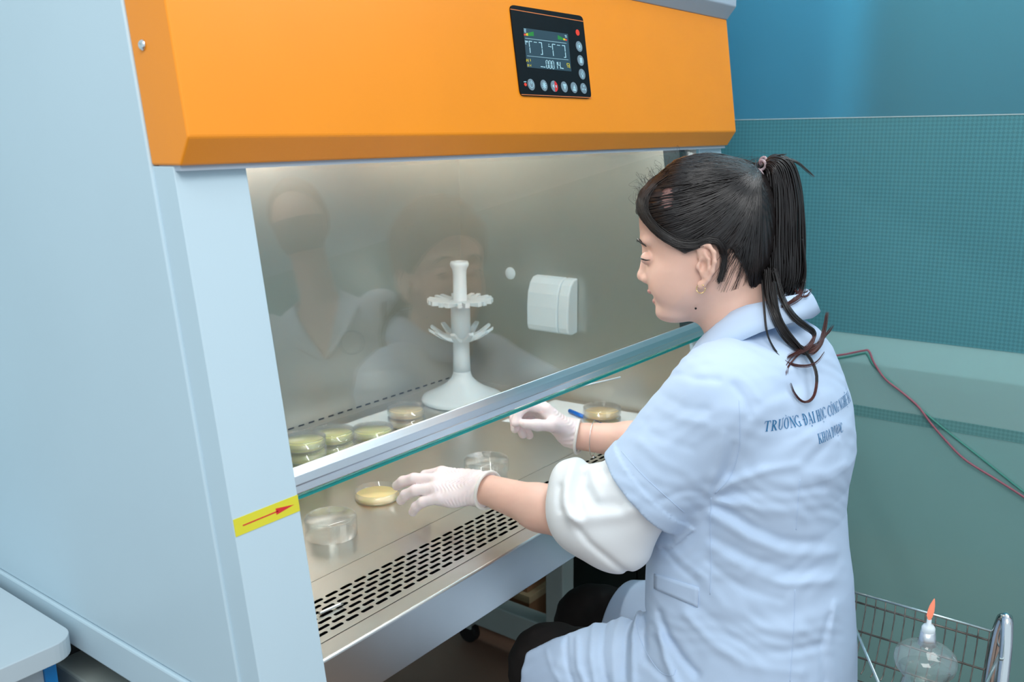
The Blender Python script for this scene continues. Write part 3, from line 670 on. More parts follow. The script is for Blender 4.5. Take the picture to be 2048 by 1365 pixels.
def head_fn(P):
    q = (P-HC)@HR.T; ab = q[:, [0, 2]]
    t = -SKG(ab); T = .062; s = 1-np.minimum(t/T, 1); Wd = headW(q[:, 2])
    f = (np.sqrt(s*s+(q[:, 1]/Wd)**2)-1)*.058
    q2 = q.copy(); q2[:, 1] = np.abs(q2[:, 1])      # symmetric features
    def L(u, v, off): a, b = hl(u, v); return np.array([a, off, b])
    f = smin(f, ell(q2, L(1342, 566, .036), (.028, .020, .030)), .022)           # cheek
    f = smin(f, ell(q2, L(1340, 625, .014), (.020, .020, .012)), .018)           # chin
    f = smin(f, ell(q2, L(1296, 483, .026), (.008, .022, .007)), .014)           # brow
    f = smax(f, -ell(q2, L(1287, 507, .031), (.009, .016, .009)), .012)          # eye socket
    f = smin(f, ell(q2, L(1298, 516, .029), (.0115, .0145, .0105)), .004)        # lids over the eyeball
    f = smin(f, caps(q2, L(1295, 503, 0), L(1288, 545, 0), .0065, .0085), .012)  # nose bridge
    f = smin(f, ell(q2, L(1285, 552, 0), (.0085, .0095, .0085)), .006)           # nose tip
    f = smin(f, ell(q2, L(1294, 558, .011), (.0085, .0065, .0065)), .006)        # nostril wing
    f = smin(f, ell(q2, L(1305, 578, 0), (.006, .018, .008)), .006)              # muzzle
    f = smin(f, ell(q2, L(1315, 601, 0), (.006, .016, .007)), .006)
    # ear
    ex = lambda u, v, o: L(u, v, o)
    hx = [ex(1399, 512, .070), ex(1398, 498, .075), ex(1406, 490, .079), ex(1418, 492, .083), ex(1427, 504, .086), ex(1428, 522, .087), ex(1424, 540, .085), ex(1416, 555, .081), ex(1406, 566, .077)]
    er = chain(q2, hx, [.0032]*8+[.004], .003)
    er = smin(er, ell(q2, ex(1403, 566, .075), (.0065, .0035, .0075)), .004)
    er = smin(er, ell(q2, ex(1413, 525, .075), (.0125, .006, .027)), .004)
    er = smin(er, chain(q2, [ex(1409, 505, .079), ex(1417, 517, .083), ex(1417, 535, .082), ex(1409, 549, .078)], [.0028]*4, .002), .004)
    er = smax(er, -ell(q2, ex(1405, 529, .083), (.0062, .010, .0095)), .003)
    er = smin(er, ell(q2, ex(1396, 531, .074), (.0036, .0045, .0052)), .004)
    f = smin(f, er, .004)
    return f
NECK = [hp(1452, 560), hp(1470, 625), at(1500, 700, 1.462), at(1520, 760, 1.468)]
def neck_fn(P): return chain(P, NECK, [.050, .052, .060, .075], .02)
# ---- body landmarks
SHL, SHR = np.array([.605, -.285, .318]), np.array([.925, -.285, .318])
ELL_, WRL = at(1205, 1058, 1.47), at(966, 977, 1.64)
ELR, WRR = np.array([.955, -.085, .095]), at(1148, 872, 1.85)
XC = .765
def tors(v, uL, uR, a):
    c = at_x((uL+uR)/2, v, XC); d = (c-CAM)@AX[2]; wh = (uR-uL)/2*d/F_PX*.98
    b = math.sqrt(max(1e-4, wh*wh-(a*.373)**2))/.928
    return (c[2], c[0], c[1], a, b)
ROWS = [tors(*r) for r in ((640, 1480, 1600, .07), (668, 1455, 1632, .095), (705, 1425, 1656, .135), (760, 1398, 1678, .158), (820, 1372, 1694, .168), (900, 1345, 1699, .170), (960, 1335, 1684, .166), (1010, 1325, 1678, .163),
                             (1080, 1309, 1682, .163), (1140, 1303, 1690, .168), (1210, 1303, 1694, .178), (1280, 1303, 1698, .188), (1365, 1303, 1698, .195), (1450, 1310, 1700, .195))]
ROWS.append((ROWS[-1][0]-.08, ROWS[-1][1], ROWS[-1][2], .17, ROWS[-1][4]*.8))
RZ = np.array(ROWS)[::-1]
def tors_fn(P, grow=0.0, p=2.3):
    z = P[:, 2]; cx, cy, a, b = [np.interp(z, RZ[:, 0], RZ[:, i]) for i in (1, 2, 3, 4)]
    a = a+grow; b = b+grow
    k = (np.abs((P[:, 0]-cx)/a)**p+np.abs((P[:, 1]-cy)/b)**p)**(1/p)
    f = (k-1)*np.minimum(a, b)
    dz = np.maximum(z-(RZ[-1, 0]+grow), (RZ[0, 0]-grow)-z)
    return smax(f, dz, .03)
HIPL, HIPR, KNL, KNR = np.array([.675, -.27, -.215]), np.array([.855, -.27, -.215]), np.array([.655, .040, -.275]), np.array([.870, .085, -.30])
ANL, ANR = np.array([.645, .02, FZ+.09]), np.array([.875, .05, FZ+.09])
def legs_fn(P, g=0.0):
    f = smin(chain(P, [HIPL, KNL, ANL], [.092+g, .068+g, .042+g], .03), chain(P, [HIPR, KNR, ANR], [.092+g, .068+g, .042+g], .03), .02)
    for an in (ANL, ANR): f = smin(f, caps(P, an+[0, 0, -.03], an+[-.01, .14, -.055], .04+g, .03+g), .02)
    return f
# ---- hands: (wrist, axis, thumb side, back-of-hand normal)
def frame(az, el, roll, left):
    az, el, roll = map(math.radians, (az, el, roll))
    ax = np.array([math.cos(az)*math.cos(el), math.sin(az)*math.cos(el), math.sin(el)])
    sd = nrm(np.cross(ax, [0, 0, 1])); up = np.cross(sd, ax)
    if not left: sd = -sd
    s2 = sd*math.cos(roll)+up*math.sin(roll); u2 = up*math.cos(roll)-sd*math.sin(roll)
    return ax, s2, u2
def finger(base, ax, up, lens, curls, spread, sd):
    d = nrm(ax*math.cos(spread)+sd*math.sin(spread)); p = np.array(base); pts = [p]; ang = 0
    for l, c in zip(lens, curls):
        ang += c; q = d*math.cos(ang)-up*math.sin(ang); p = p+q*l; pts.append(p)
    return pts
FL = [(.040, .024, .020), (.044, .027, .021), (.041, .025, .021), (.032, .019, .018)]
def hand_parts(wr, fr, curls, spreads, thumb):
    ax, sd, up = fr; K = []
    for i, (s, f_) in enumerate(((.026, .083), (.006, .087), (-.014, .083), (-.031, .074))):
        K.append(wr+ax*f_+sd*s+up*(.004 if i in (1, 2) else 0))
    fing = [finger(K[i], ax, up, FL[i], [math.radians(c) for c in curls[i]], math.radians(spreads[i]), sd) for i in range(4)]
    t0 = wr+ax*.025+sd*.022-up*.006; td = nrm(ax*thumb[0]+sd*thumb[1]-up*thumb[2]); t1 = t0+td*.040; td2 = nrm(ax*thumb[3]+sd*thumb[4]-up*thumb[5])
    th = [t0, t1, t1+td2*.030, t1+td2*.030+nrm(td2+ax*.2)*.024]
    return K, fing, th
def hand_fn(P, wr, fr, H, g=0.0):
    ax, sd, up = fr; K, fing, th = H; f = None
    for i, k in enumerate(K):
        s = (.014, .004, -.008, -.018)[i]
        c = caps(P, wr+ax*.004+sd*s*.9, k-up*.003, .0155+g, (.0125, .013, .0122, .0108)[i]+g); f = c if f is None else smin(f, c, .014)
    f = smin(f, ell(P, wr+ax*.05-up*.009, (.034, .040, .012), np.array([ax, sd, up])), .012)
    R = [(.0104, .0099, .0093, .0084), (.0108, .0102, .0095, .0086), (.0104, .0098, .0092, .0084), (.0092, .0088, .0082, .0076)]
    for i, pts in enumerate(fing):
        f = smin(f, chain(P, pts, [r+g for r in R[i]], .004), .004)
    f = smin(f, chain(P, th, [.0155+g, .0115+g, .0105+g, .0085+g], .006), .010)
    return f
FRL = frame(116, 2, 32, True)
HL_ = hand_parts(WRL, FRL, [(30, 38, 25), (8, 20, 18), (12, 24, 20), (16, 26, 20)], (5, 1, -4, -11), (.75, .55, .55, .8, .1, .6))
FRR = frame(122, 40, 30, False)
HRR = hand_parts(WRR, FRR, [(30, 50, 30), (40, 55, 35), (50, 60, 40), (55, 60, 40)], (3, 0, -3, -7), (.80, .50, .45, .80, -.05, .62))
def arms_fn(P, g=0.0):
    fl = chain(P, [SHL, ELL_, ELL_*.5+WRL*.5, WRL], [.038+g, .041+g, .037+g, .0265+g], .02)
    fr_ = chain(P, [SHR, ELR, ELR*.5+WRR*.5, WRR], [.038+g, .041+g, .036+g, .0265+g], .02)
    return fl, fr_
def nearby(P, c, r, fn):
    d = np.linalg.norm(P-c, axis=1); f = d-r+.03; k = d < r
    if k.any(): f[k] = fn(P[k])
    return f
def lower_body_fn(P):
    f = tors_fn(P, -.03); l, r = arms_fn(P)
    f = smin(f, smin(l, r, .001), .03); f = smin(f, neck_fn(P), .03)
    f = smin(f, legs_fn(P, -.012), .03)
    f = smin(f, nearby(P, WRL, .22, lambda p: hand_fn(p, WRL, FRL, HL_, -.0022)), .006); f = smin(f, nearby(P, WRR, .22, lambda p: hand_fn(p, WRR, FRR, HRR, -.0022)), .006)
    return f
def head_neck_fn(P): return smin(head_fn(P), neck_fn(P), .018)
ZCUT = hp(1500, 720)[2]
V1, Q1 = sdf_mesh(lambda P: smax(head_neck_fn(P), ZCUT-P[:, 2], .002), HC-np.array([.2, .2, .26]), HC+np.array([.2, .2, .18]), .0018)
V2, Q2 = sdf_mesh(lambda P: smax(lower_body_fn(P), P[:, 2]-(ZCUT+.012), .004), (.45, -.50, FZ-.02), (1.10, .40, .50), .0062)
pm = mesh_obj('person', np.vstack([V1, V2]), np.vstack([Q1, Q2+len(V1)]), 'skin')
tag(pm, 'seated woman with a black ponytail, pale blue lab coat and white gloves', 'person')
person = pm
# eyes, brow, lips
for sg in (1, -1):
    ec = hp(1298, 516, .0290*sg)
    ey = MB().lathe([(.0108*math.sin(q), .0108*math.cos(q)) for q in np.linspace(.02, math.pi-.02, 14)], ec, 20).build('eye', 'eye_white', person)
    fa = hp(1283.2, 515.5, .0300*sg); fb = hp(1288, 517.5, .0385*sg); fc = hp(1296, 519.5, .0425*sg); fd = hp(1304, 519, .0438*sg)
    MB().tube(spline([fa, fb, fc, fd], 12), [.0009, .0013, .0015, .0015, .0015, .0014, .0013, .0012, .001, .0008, .0005, .0002], 6).build('lashes', 'eye_dark', person)
    br = spline([hp(1277, 483, .020*sg), hp(1280, 480, .030*sg), hp(1287, 485, .040*sg), hp(1297, 493, .047*sg)], 14)
    MB().tube(br+e1*-.0006, np.interp(np.linspace(0, 1, 14), [0, .3, .7, 1], [.0012, .0026, .0022, .0006]), 8).build('eyebrow', 'hair', person)
def ellipsoid_mesh(c, r, R, m, name, parent, n=20):
    mb = MB(); rg = [[np.asarray(c)+R.T@(np.array([r[0]*math.sin(a)*math.cos(q), r[1]*math.cos(a), r[2]*math.sin(a)*math.sin(q)])) for q in np.linspace(0, 2*math.pi, n, endpoint=False)] for a in np.linspace(.03, math.pi-.03, 14)]
    return mb.loft(rg).build(name, m, parent)
ellipsoid_mesh(hp(1302.5, 582, 0), (.0062, .018, .0052), HR, 'lip', 'lips', person)
ellipsoid_mesh(hp(1313, 602, 0), (.0066, .0160, .0058), HR, 'lip', 'lips', person)
ellipsoid_mesh(hp(1392, 613, .0485), (.0018, .0018, .0018), HR, 'trousers', 'mole', person, 8)
q0 = hp(1402, 573, .079)
MB().tube([q0+e1*.0065*math.cos(q)-e3*.0065*math.sin(q)+e2*.004*math.cos(q) for q in np.linspace(-.3, math.pi*1.75, 24)], .0008, 6).build('hoop_earring', 'gold', person)
# ---- lab coat
c2 = -nrm(ray(1500, 1000)); c3 = nrm(AX[1]-c2*np.dot(AX[1], c2)); c1 = AX[0]-c2*np.dot(AX[0], c2); c1 = nrm(c1-c3*np.dot(c1, c3)); CO0 = at(1500, 1000, 1.40)
def cl(u, v, d=1.40): p = at(u, v, d)-CO0; return np.array([p@c1, p@c3])
SA, SB = at(1446, 800, 1.365), at(1281, 983, 1.415)
SDIR = nrm(SB-SA); HEMN = nrm(-.73*AX[0]-.69*AX[1]+.25*AX[2]); HEMC = SB
# (outline of the fold, amplitude, width): ridges raise the cloth, negative ones sink it
FOLDS = [([(1125, 1285), (1135, 1330), (1155, 1375)], -.006, .006), ([(1235, 1225), (1232, 1290), (1245, 1365)], .006, .007), ([(1180, 1255), (1186, 1310), (1204, 1370)], .005, .007), ([(1295, 1235), (1300, 1300), (1325, 1370)], -.006, .007), ([(1085, 1310), (1100, 1340), (1125, 1370)], .004, .005), ([(1470, 790), (1490, 815), (1500, 845)], -.003, .006), ([(1478, 770), (1500, 790), (1516, 815)], .0025, .006), ([(1360, 760), (1400, 775), (1440, 780)], -.003, .006), ([(1300, 860), (1340, 890), (1390, 905)], -.003, .008), ([(1290, 890), (1330, 925), (1380, 950)], .003, .008), ([(1330, 1000), (1370, 985), (1410, 985)], -.003, .006), ([(1630, 800), (1650, 850), (1680, 880)], -.003, .007), ([(1424, 992), (1470, 965), (1530, 945), (1590, 935)], .005, .008), ([(1426, 998), (1500, 985), (1580, 985), (1640, 975)], -.004, .010), ([(1430, 1003), (1510, 1015), (1600, 1030)], .004, .009),
         ([(1432, 1012), (1490, 1045), (1560, 1078), (1640, 1085)], -.0045, .009), ([(1430, 1035), (1500, 1075), (1575, 1105), (1668, 1108)], .005, .010), ([(1425, 1075), (1500, 1115), (1580, 1140), (1672, 1135)], -.0045, .010),
         ([(1425, 1095), (1495, 1140), (1570, 1165), (1660, 1160)], .0045, .009), ([(1420, 1125), (1490, 1175), (1560, 1195)], -.004, .008), ([(1400, 1150), (1450, 1210), (1520, 1250), (1600, 1255)], .004, .010),
         ([(1390, 1210), (1460, 1270), (1530, 1300), (1640, 1290)], -.004, .010), ([(1370, 1235), (1420, 1285), (1500, 1325), (1600, 1340)], .004, .010),
         ([(1310, 1240), (1330, 1285), (1362, 1325), (1392, 1352)], -0.0144, .008), ([(1320, 1100), (1352, 1135), (1392, 1165)], -.004, .005), ([(1330, 1090), (1365, 1125), (1410, 1155)], .003, .006),
         ([(1262, 1200), (1256, 1260), (1262, 1340)], -0.0108, .006), ([(1275, 1195), (1272, 1260), (1282, 1365)], 0.0090, .007), ([(1205, 1240), (1210, 1300), (1228, 1365)], -0.0072, .007), ([(1150, 1280), (1160, 1330), (1180, 1365)], 0.0054, .007), ([(1310, 1280), (1325, 1330), (1350, 1375)], 0.0090, .008),
         ([(1335, 800), (1380, 830), (1420, 835)], -.003, .007), ([(1320, 820), (1370, 850), (1420, 860)], .003, .007), ([(1470, 900), (1455, 950), (1428, 985)], -.004, .008), ([(1450, 880), (1440, 940), (1420, 985)], .004, .007),
         ([(1500, 830), (1560, 800), (1600, 770)], -.002, .010), ([(1610, 930), (1640, 900), (1670, 870)], -.003, .008), ([(1600, 950), (1650, 950), (1690, 930)], .003, .008),
         ([(1345, 900), (1330, 960), (1350, 1010)], .003, .010), ([(1660, 1230), (1640, 1290), (1650, 1365)], -.005, .006), ([(1672, 1210), (1660, 1290), (1675, 1365)], .004, .007), ([(1240, 1190), (1270, 1215), (1300, 1220)], -.004, .006)]
class Tab:
    """a 2-D function tabulated on a fine grid"""
    def __init__(s_, fn, lo=(-.45, -.45), hi=(.45, .45), step=.0016):
        s_.lo = np.array(lo); s_.st = step; s_.n = np.ceil((np.array(hi)-s_.lo)/step).astype(int)+1
        g = np.stack(np.meshgrid(np.arange(s_.n[0]), np.arange(s_.n[1]), indexing='ij'), -1).reshape(-1, 2)*step+s_.lo
        s_.d = fn(g).reshape(s_.n)
    def __call__(s_, p):
        q = np.clip((p-s_.lo)/s_.st, 0, s_.n-1.001); i = q.astype(int); f = q-i; a, b = i[:, 0], i[:, 1]; d = s_.d
        return (d[a, b]*(1-f[:, 0])+d[a+1, b]*f[:, 0])*(1-f[:, 1])+(d[a, b+1]*(1-f[:, 0])+d[a+1, b+1]*f[:, 0])*f[:, 1]
FOLDL = [(np.array([cl(*p, 1.58 if (p[1] > 1185 and p[0] < 1306) else 1.40) for p in L]), a, w_) for L, a, w_ in FOLDS]
def wob(p):
    x, y = p[:, 0], p[:, 1]
    return (np.sin(x*70+9*np.sin(y*31)+y*38)*np.sin(y*55+4*np.sin(x*40))*.0008+np.sin(x*33-y*48+3*np.sin(y*22))*.0009)
def fold_field(p):
    d = wob(p)
    for L, a, w_ in FOLDL:
        dd = poldist(p, L); d = d+a*.85*np.exp(-(dd/(w_*.85))**2)*(.75+.25*np.sin(p[:, 0]*37+p[:, 1]*23+w_*900))
    return d
FTAB = Tab(fold_field)
lA = np.array([.655, -.074, -.122]); lN = nrm((.51, .69, .51))      # front edge of the coat falling off the left thigh
def coat_base(P):
    f = tors_fn(P, .004)
    nb = np.array([XC, -.285, .345])
    f = smin(f, chain(P, [nb+[-.02, 0, .0], SHL+[.01, 0, -.018], SA], [.042, .056, .076], .02), .032)
    f = smin(f, chain(P, [nb+[.02, 0, .0], SHR+[-.01, 0, -.018], ELR*.55+SHR*.45], [.042, .056, .070], .02), .032)
    s = smax(caps(P, SA, SB+SDIR*.05, .083, .076), (P-HEMC)@HEMN, .002)
    f = smin(f, s, .028)
    tl = caps(P, HIPL, KNL+[0, -.01, .004], .112, .090); tl = smax(tl, (P-lA)@lN, .006); tl = smax(tl, P[:, 1]-.045, .004)
    tr_ = caps(P, HIPR, KNR, .108, .088); tr_ = smax(tr_, P[:, 1]-.012, .004)
    f = smin(f, tl, .04); f = smin(f, tr_, .03)
    return f
def coat_fn(P):
    f = coat_base(P)
    nr = np.abs(f) < .022
    if nr.any():
        Q = P[nr]-CO0; p = np.stack([Q@c1, Q@c3], -1); side = 1/(1+np.exp(-((Q@c2)+np.where((P[nr, 2] < -.09) & (P[nr, 1] > -.2), .27, .10))/.02)); d = FTAB(p)
        hb = (P[nr]-HEMC)@HEMN                           # turned-up sleeve band
        onsl = caps(P[nr], SA, SB+SDIR*.05, .083, .076) < .02
        d = d+np.where(onsl & (hb > -.024), .0026, 0)
        f[nr] -= d*side
    return f
V, Q = sdf_mesh(coat_fn, (.50, -.52, -.42), (1.10, .12, .47), .0032)
coat = mesh_obj('lab_coat', V, Q, 'coat', person); coat['label'] = 'pale blue short-sleeved lab coat'
COATBVH = BVHTree.FromPolygons([Vector(v) for v in V], [tuple(int(i) for i in q) for q in Q])
def cast(u, v, bvh=None, lift=.001):
    d = Vector(nrm(ray(u, v))); h = (bvh or COATBVH).ray_cast(Vector(CAM), d)
    if h[0] is None: return None
    n = h[1]; n = -n if n.dot(d) > 0 else n
    return np.array(h[0])+np.array(n)*lift
def seam(name, pts, r=.0006, m='coat', lift=.0002, n=40):
    P = [cast(u, v, lift=lift) for u, v in spline([(*p, 0) for p in pts], n)[:, :2]]; P = [p for p in P if p is not None]
    if len(P) > 3: MB().tube(P, r, 6).build(name, m, coat)
for L in ([(1422, 996), (1421, 1060), (1422, 1120), (1420, 1190)], [(1590, 1180), (1588, 1250), (1583, 1320), (1580, 1364)], [(1268, 1235), (1285, 1290), (1318, 1342), (1345, 1352), (1352, 1340)], [(1312, 1150), (1350, 1190), (1394, 1216), (1398, 1180)], [(1478, 800), (1480, 850), (1478, 900), (1460, 955), (1430, 988)],
          [(1243, 903), (1290, 955), (1345, 1005), (1368, 1025)], [(1600, 960), (1596, 1010), (1592, 1060)]):
    seam('seam', L)
# collar
NCX, NCY = XC, -.27
def pj(p): d = AX@(np.asarray(p)-CAM); return 1024+F_PX*d[0]/d[2], 682.5-F_PX*d[1]/d[2]
TU, TV = [1380, 1395, 1411, 1440, 1470, 1493, 1528, 1575, 1617, 1660], [712, 690, 665, 636, 620, 611, 604, 593, 586, 584]
LU, LV = [1340, 1373, 1420, 1444, 1520, 1581, 1615, 1660], [741, 727, 708, 699, 665, 646, 638, 632]
def ringpt(phi, r, U, Vv):
    q = math.radians(phi); x, y = NCX-math.sin(q)*r, NCY+math.cos(q)*r; lo, hi = .2, .6
    for _ in range(40):
        z = (lo+hi)/2; u, v = pj((x, y, z))
        if v > np.interp(u, U, Vv): lo = z
        else: hi = z
    return np.array([x, y, z])
PH = np.linspace(18, 180, 26)
rt_ = np.interp(PH, [18, 50, 75, 100, 130, 155, 180], [.072, .066, .066, .068, .076, .085, .090]); rl_ = np.interp(PH, [18, 30, 50, 75, 100, 130, 155, 180], [.100, .100, .103, .106, .108, .110, .106, .099])
top = [ringpt(p, r, TU, TV) for p, r in zip(PH, rt_)]; low = [ringpt(p, r, LU, LV) for p, r in zip(PH, rl_)]
mir = lambda L: [np.array([2*NCX-p[0], p[1], p[2]]) for p in L[:-1]][::-1]
top, low = top+mir(top), low+mir(low)
rows = []
for t, l in zip(top, low):
    o = nrm((t-np.array([NCX, NCY, t[2]]))*[1, 1, 0]); bulge = o*.0035
    inn = t-o*.010-np.array([0, 0, .045]); inn2 = t-o*.004-np.array([0, 0, .006])
    rows.append([inn, inn2, t+np.array([0, 0, .0005]), t*.75+l*.25+bulge, t*.45+l*.55+bulge, l+o*.001, l-o*.002-np.array([0, 0, .001]), t*.45+l*.55+bulge-o*.0035, t*.8+l*.2-o*.001])
CB = MB().loft([list(r) for r in zip(*rows)], cap=False, close=False); CB.build('collar', 'coat', coat)
CLOTHBVH = BVHTree.FromPolygons([Vector(v) for v in V]+[Vector(v) for v in CB.v], [tuple(int(i) for i in q) for q in Q]+[tuple(i+len(V) for i in f) for f in CB.f])
# pocket welt
def patch(name, pts, m, nu=10, nv=5, th=.0016):
    a, b, c, d = [np.array(p, float) for p in pts]; mb = MB(); g0 = []; g1 = []
    for i in range(nu+1):
        for j in range(nv+1):
            s, t = i/nu, j/nv; u, v = (a*(1-s)+b*s)*(1-t)+(d*(1-s)+c*s)*t; g0.append(cast(u, v, lift=-.001)); g1.append(cast(u, v, lift=th))
    if any(p is None for p in g0+g1): return
    N = (nu+1)*(nv+1); ix = lambda i, j: i*(nv+1)+j; fs = [(N+ix(i, j), N+ix(i+1, j), N+ix(i+1, j+1), N+ix(i, j+1)) for i in range(nu) for j in range(nv)]
    bd = [ix(i, 0) for i in range(nu+1)]+[ix(nu, j) for j in range(1, nv+1)]+[ix(i, nv) for i in range(nu-1, -1, -1)]+[ix(0, j) for j in range(nv-1, 0, -1)]
    fs += [(p, q, N+q, N+p) for p, q in zip(bd, bd[1:]+bd[:1])]
    mb.add(g0+g1, fs, True); mb.build(name, m, coat)
patch('pocket_flap', [(1309, 1148), (1398, 1176), (1396, 1216), (1309, 1178)], 'coat')

# ---- printed lettering on the back (serif capitals drawn as polygons)
def glyph(ch):
    """list of polygons in a 0..1 high box, and the advance width"""
    P = []; TH_, TN, SF = .15, .045, .10
    def bar(x0, y0, x1, y1, w): 
        d = np.array([x1-x0, y1-y0]); n = np.array([-d[1], d[0]])/np.linalg.norm(d)*w/2; a, b = np.array([x0, y0]), np.array([x1, y1]); P.append([a+n, a-n, b-n, b+n])
    def stem(x, y0=0., y1=1., w=TH_): P.append([(x-w/2, y0), (x+w/2, y0), (x+w/2, y1), (x-w/2, y1)]); ser(x, y0, w); ser(x, y1-TN, w)
    def ser(x, y, w): P.append([(x-w/2-SF*.8, y), (x+w/2+SF*.8, y), (x+w/2+SF*.8, y+TN), (x-w/2-SF*.8, y+TN)])
    def arc(cx, cy, rx, ry, q0, q1, ti=TH_, n=14):
        qs = np.linspace(math.radians(q0), math.radians(q1), n); o = [(cx+rx*math.cos(q), cy+ry*math.sin(q)) for q in qs]; i = [(cx+(rx-ti)*math.cos(q), cy+(ry-TN)*math.sin(q)) for q in qs]
        for k in range(n-1): P.append([o[k], o[k+1], i[k+1], i[k]])
    def dot(x, y, r=.07): P.append([(x+r*math.cos(q), y+r*math.sin(q)) for q in np.linspace(0, 6.283, 8, endpoint=False)])
    b = {'Ư': 'U', 'Ờ': 'O', 'Đ': 'D', 'Ạ': 'A', 'Ọ': 'O', 'Ô': 'O', 'Ệ': 'E', 'Ồ': 'O', 'Ợ': 'O'}.get(ch, ch); w = .8
    if b == 'T': stem(.38); P.append([(0, 1-TN*1.3), (.76, 1-TN*1.3), (.76, 1), (0, 1)]); P.append([(0, .74), (.04, .74), (.08, 1), (0, 1)]); P.append([(.72, .74), (.76, .74), (.76, 1), (.68, 1)]); w = .82
    elif b == 'R': stem(.2); arc(.28, .75, .34, .25, -90, 90); bar(.34, .5, .66, .04, TH_*.9); P.append([(.56, 0), (.80, 0), (.80, TN), (.56, TN)]); w = .82
    elif b == 'U':
        P.append([(.11, .32), (.26, .32), (.26, 1), (.11, 1)]); ser(.185, 1-TN, TH_); P.append([(.64, .32), (.70, .32), (.70, 1), (.64, 1)]); ser(.67, 1-TN, .06); arc(.405, .33, .295, .33, 180, 360, .11); w = .86
    elif b == 'O': arc(.40, .5, .38, .51, 0, 360, .145, 28); w = .84
    elif b == 'C': arc(.40, .5, .38, .51, 40, 320, .145, 22); bar(.69, .70, .69, .98, .035); w = .78
    elif b == 'G': arc(.40, .5, .38, .51, 40, 310, .145, 22); stem(.64, .05, .42, .12); bar(.69, .70, .69, .98, .035); w = .86
    elif b == 'N': P.append([(.13, 0), (.18, 0), (.18, 1), (.13, 1)]); ser(.155, 0, .05); P.append([(.64, 0), (.69, 0), (.69, 1), (.64, 1)]); ser(.665, 1-TN, .05); bar(.10, 1, .69, 0, TH_*.95); w = .84
    elif b == 'D': stem(.2); arc(.24, .5, .48, .5, -90, 90, .15, 18); w = .82
    elif b == 'A': bar(.10, 0, .38, 1, .05); bar(.38, 1, .68, 0, TH_*.95); bar(.2, .33, .56, .33, TN); ser(.10, 0, .04); ser(.66, 0, .1); w = .80
    elif b == 'I': stem(.22); w = .44
    elif b == 'H': stem(.2); stem(.66); bar(.2, .5, .66, .5, TN); w = .88
    elif b == 'E': stem(.2); bar(.2, .98, .62, .98, TN); bar(.2, .5, .5, .5, TN); bar(.2, .02, .64, .02, TN); bar(.62, .8, .62, 1, .035); bar(.65, 0, .65, .22, .035); bar(.5, .4, .5, .6, .035); w = .74
    elif b == 'K': stem(.2); bar(.26, .42, .64, .98, .05); bar(.36, .56, .70, .03, TH_*.9); P.append([(.54, 1-TN), (.76, 1-TN), (.76, 1), (.54, 1)]); P.append([(.58, 0), (.84, 0), (.84, TN), (.58, TN)]); w = .86
    if ch == 'Đ': bar(.02, .5, .40, .5, TN*1.2)
    if ch in 'ƯỜỢ': x = w-.10; bar(x-.06, .93, x+.03, 1.10, .06)
    if ch == 'Ờ': bar(.28, 1.26, .44, 1.10, .06)
    if ch in 'ẠỌỆỢ': dot(w/2-.02, -.19)
    if ch in 'ÔỆỒ': bar(.24, 1.09, .39, 1.24, .055); bar(.39, 1.24, .54, 1.09, .055)
    if ch == 'Ồ': bar(.55, 1.36, .65, 1.22, .05)
    return P, w
def write(text, x0, zbase, size, sx):
    mb = MB(); x = x0
    for ch in text:
        if ch == ' ': x += .32*size*sx; continue
        P, w = glyph(ch)
        for poly in P:
            pts = []
            for a, b in poly:
                h = COATBVH.ray_cast(Vector((x+a*size*sx, -.9, zbase+b*size)), Vector((0, 1, 0)))
                if h[0] is None: pts = None; break
                pts.append(np.array(h[0])+np.array([0, -.0012, 0])*1.0)
            if pts: mb.add(pts, [tuple(range(len(pts)))])
        x += w*size*sx*1.05
    return mb
t0_ = cast(1526, 864); t1_ = cast(1620, 864)
LET1 = write('TRƯỜNG ĐẠI HỌC CÔNG NGHỆ ĐỒ', t0_[0], t0_[2], .0160, .70)
LET1.build('lettering', 'print_blue', coat)
t2_ = cast(1618, 862)
LET2 = write('KHOA DƯỢC', t0_[0]+.080, t0_[2]-.030, .0150, .70); LET2.build('lettering', 'print_blue', coat)

# ---- white puff sleeves of the blouse
PUF = [([(1137, 922), (1130, 965), (1133, 1010), (1152, 1040)], .010, .011), ([(1150, 1035), (1200, 1034), (1250, 1026), (1300, 1012)], .007, .012), ([(1160, 955), (1152, 985), (1158, 1015), (1165, 1028)], -.009, .008), ([(1175, 985), (1200, 1010), (1245, 1015)], -.006, .010),
       ([(1180, 940), (1190, 970), (1200, 995)], .006, .010), ([(1148, 1045), (1180, 1085), (1215, 1115), (1248, 1146)], -.0045, .006), ([(1205, 945), (1215, 955), (1225, 940)], -.005, .006), ([(1115, 975), (1113, 1000), (1118, 1020)], -.005, .006)]
PUFL = [(np.array([cl(*p) for p in L]), a, w_) for L, a, w_ in PUF]
PTAB = Tab(lambda p: sum(a*np.exp(-(poldist(p, L)/w_)**2) for L, a, w_ in PUFL))
pc = lambda u, v, d: at(u, v, d)
FOREL = nrm(WRL-ELL_)
CR = np.array([c1, c2, c3])
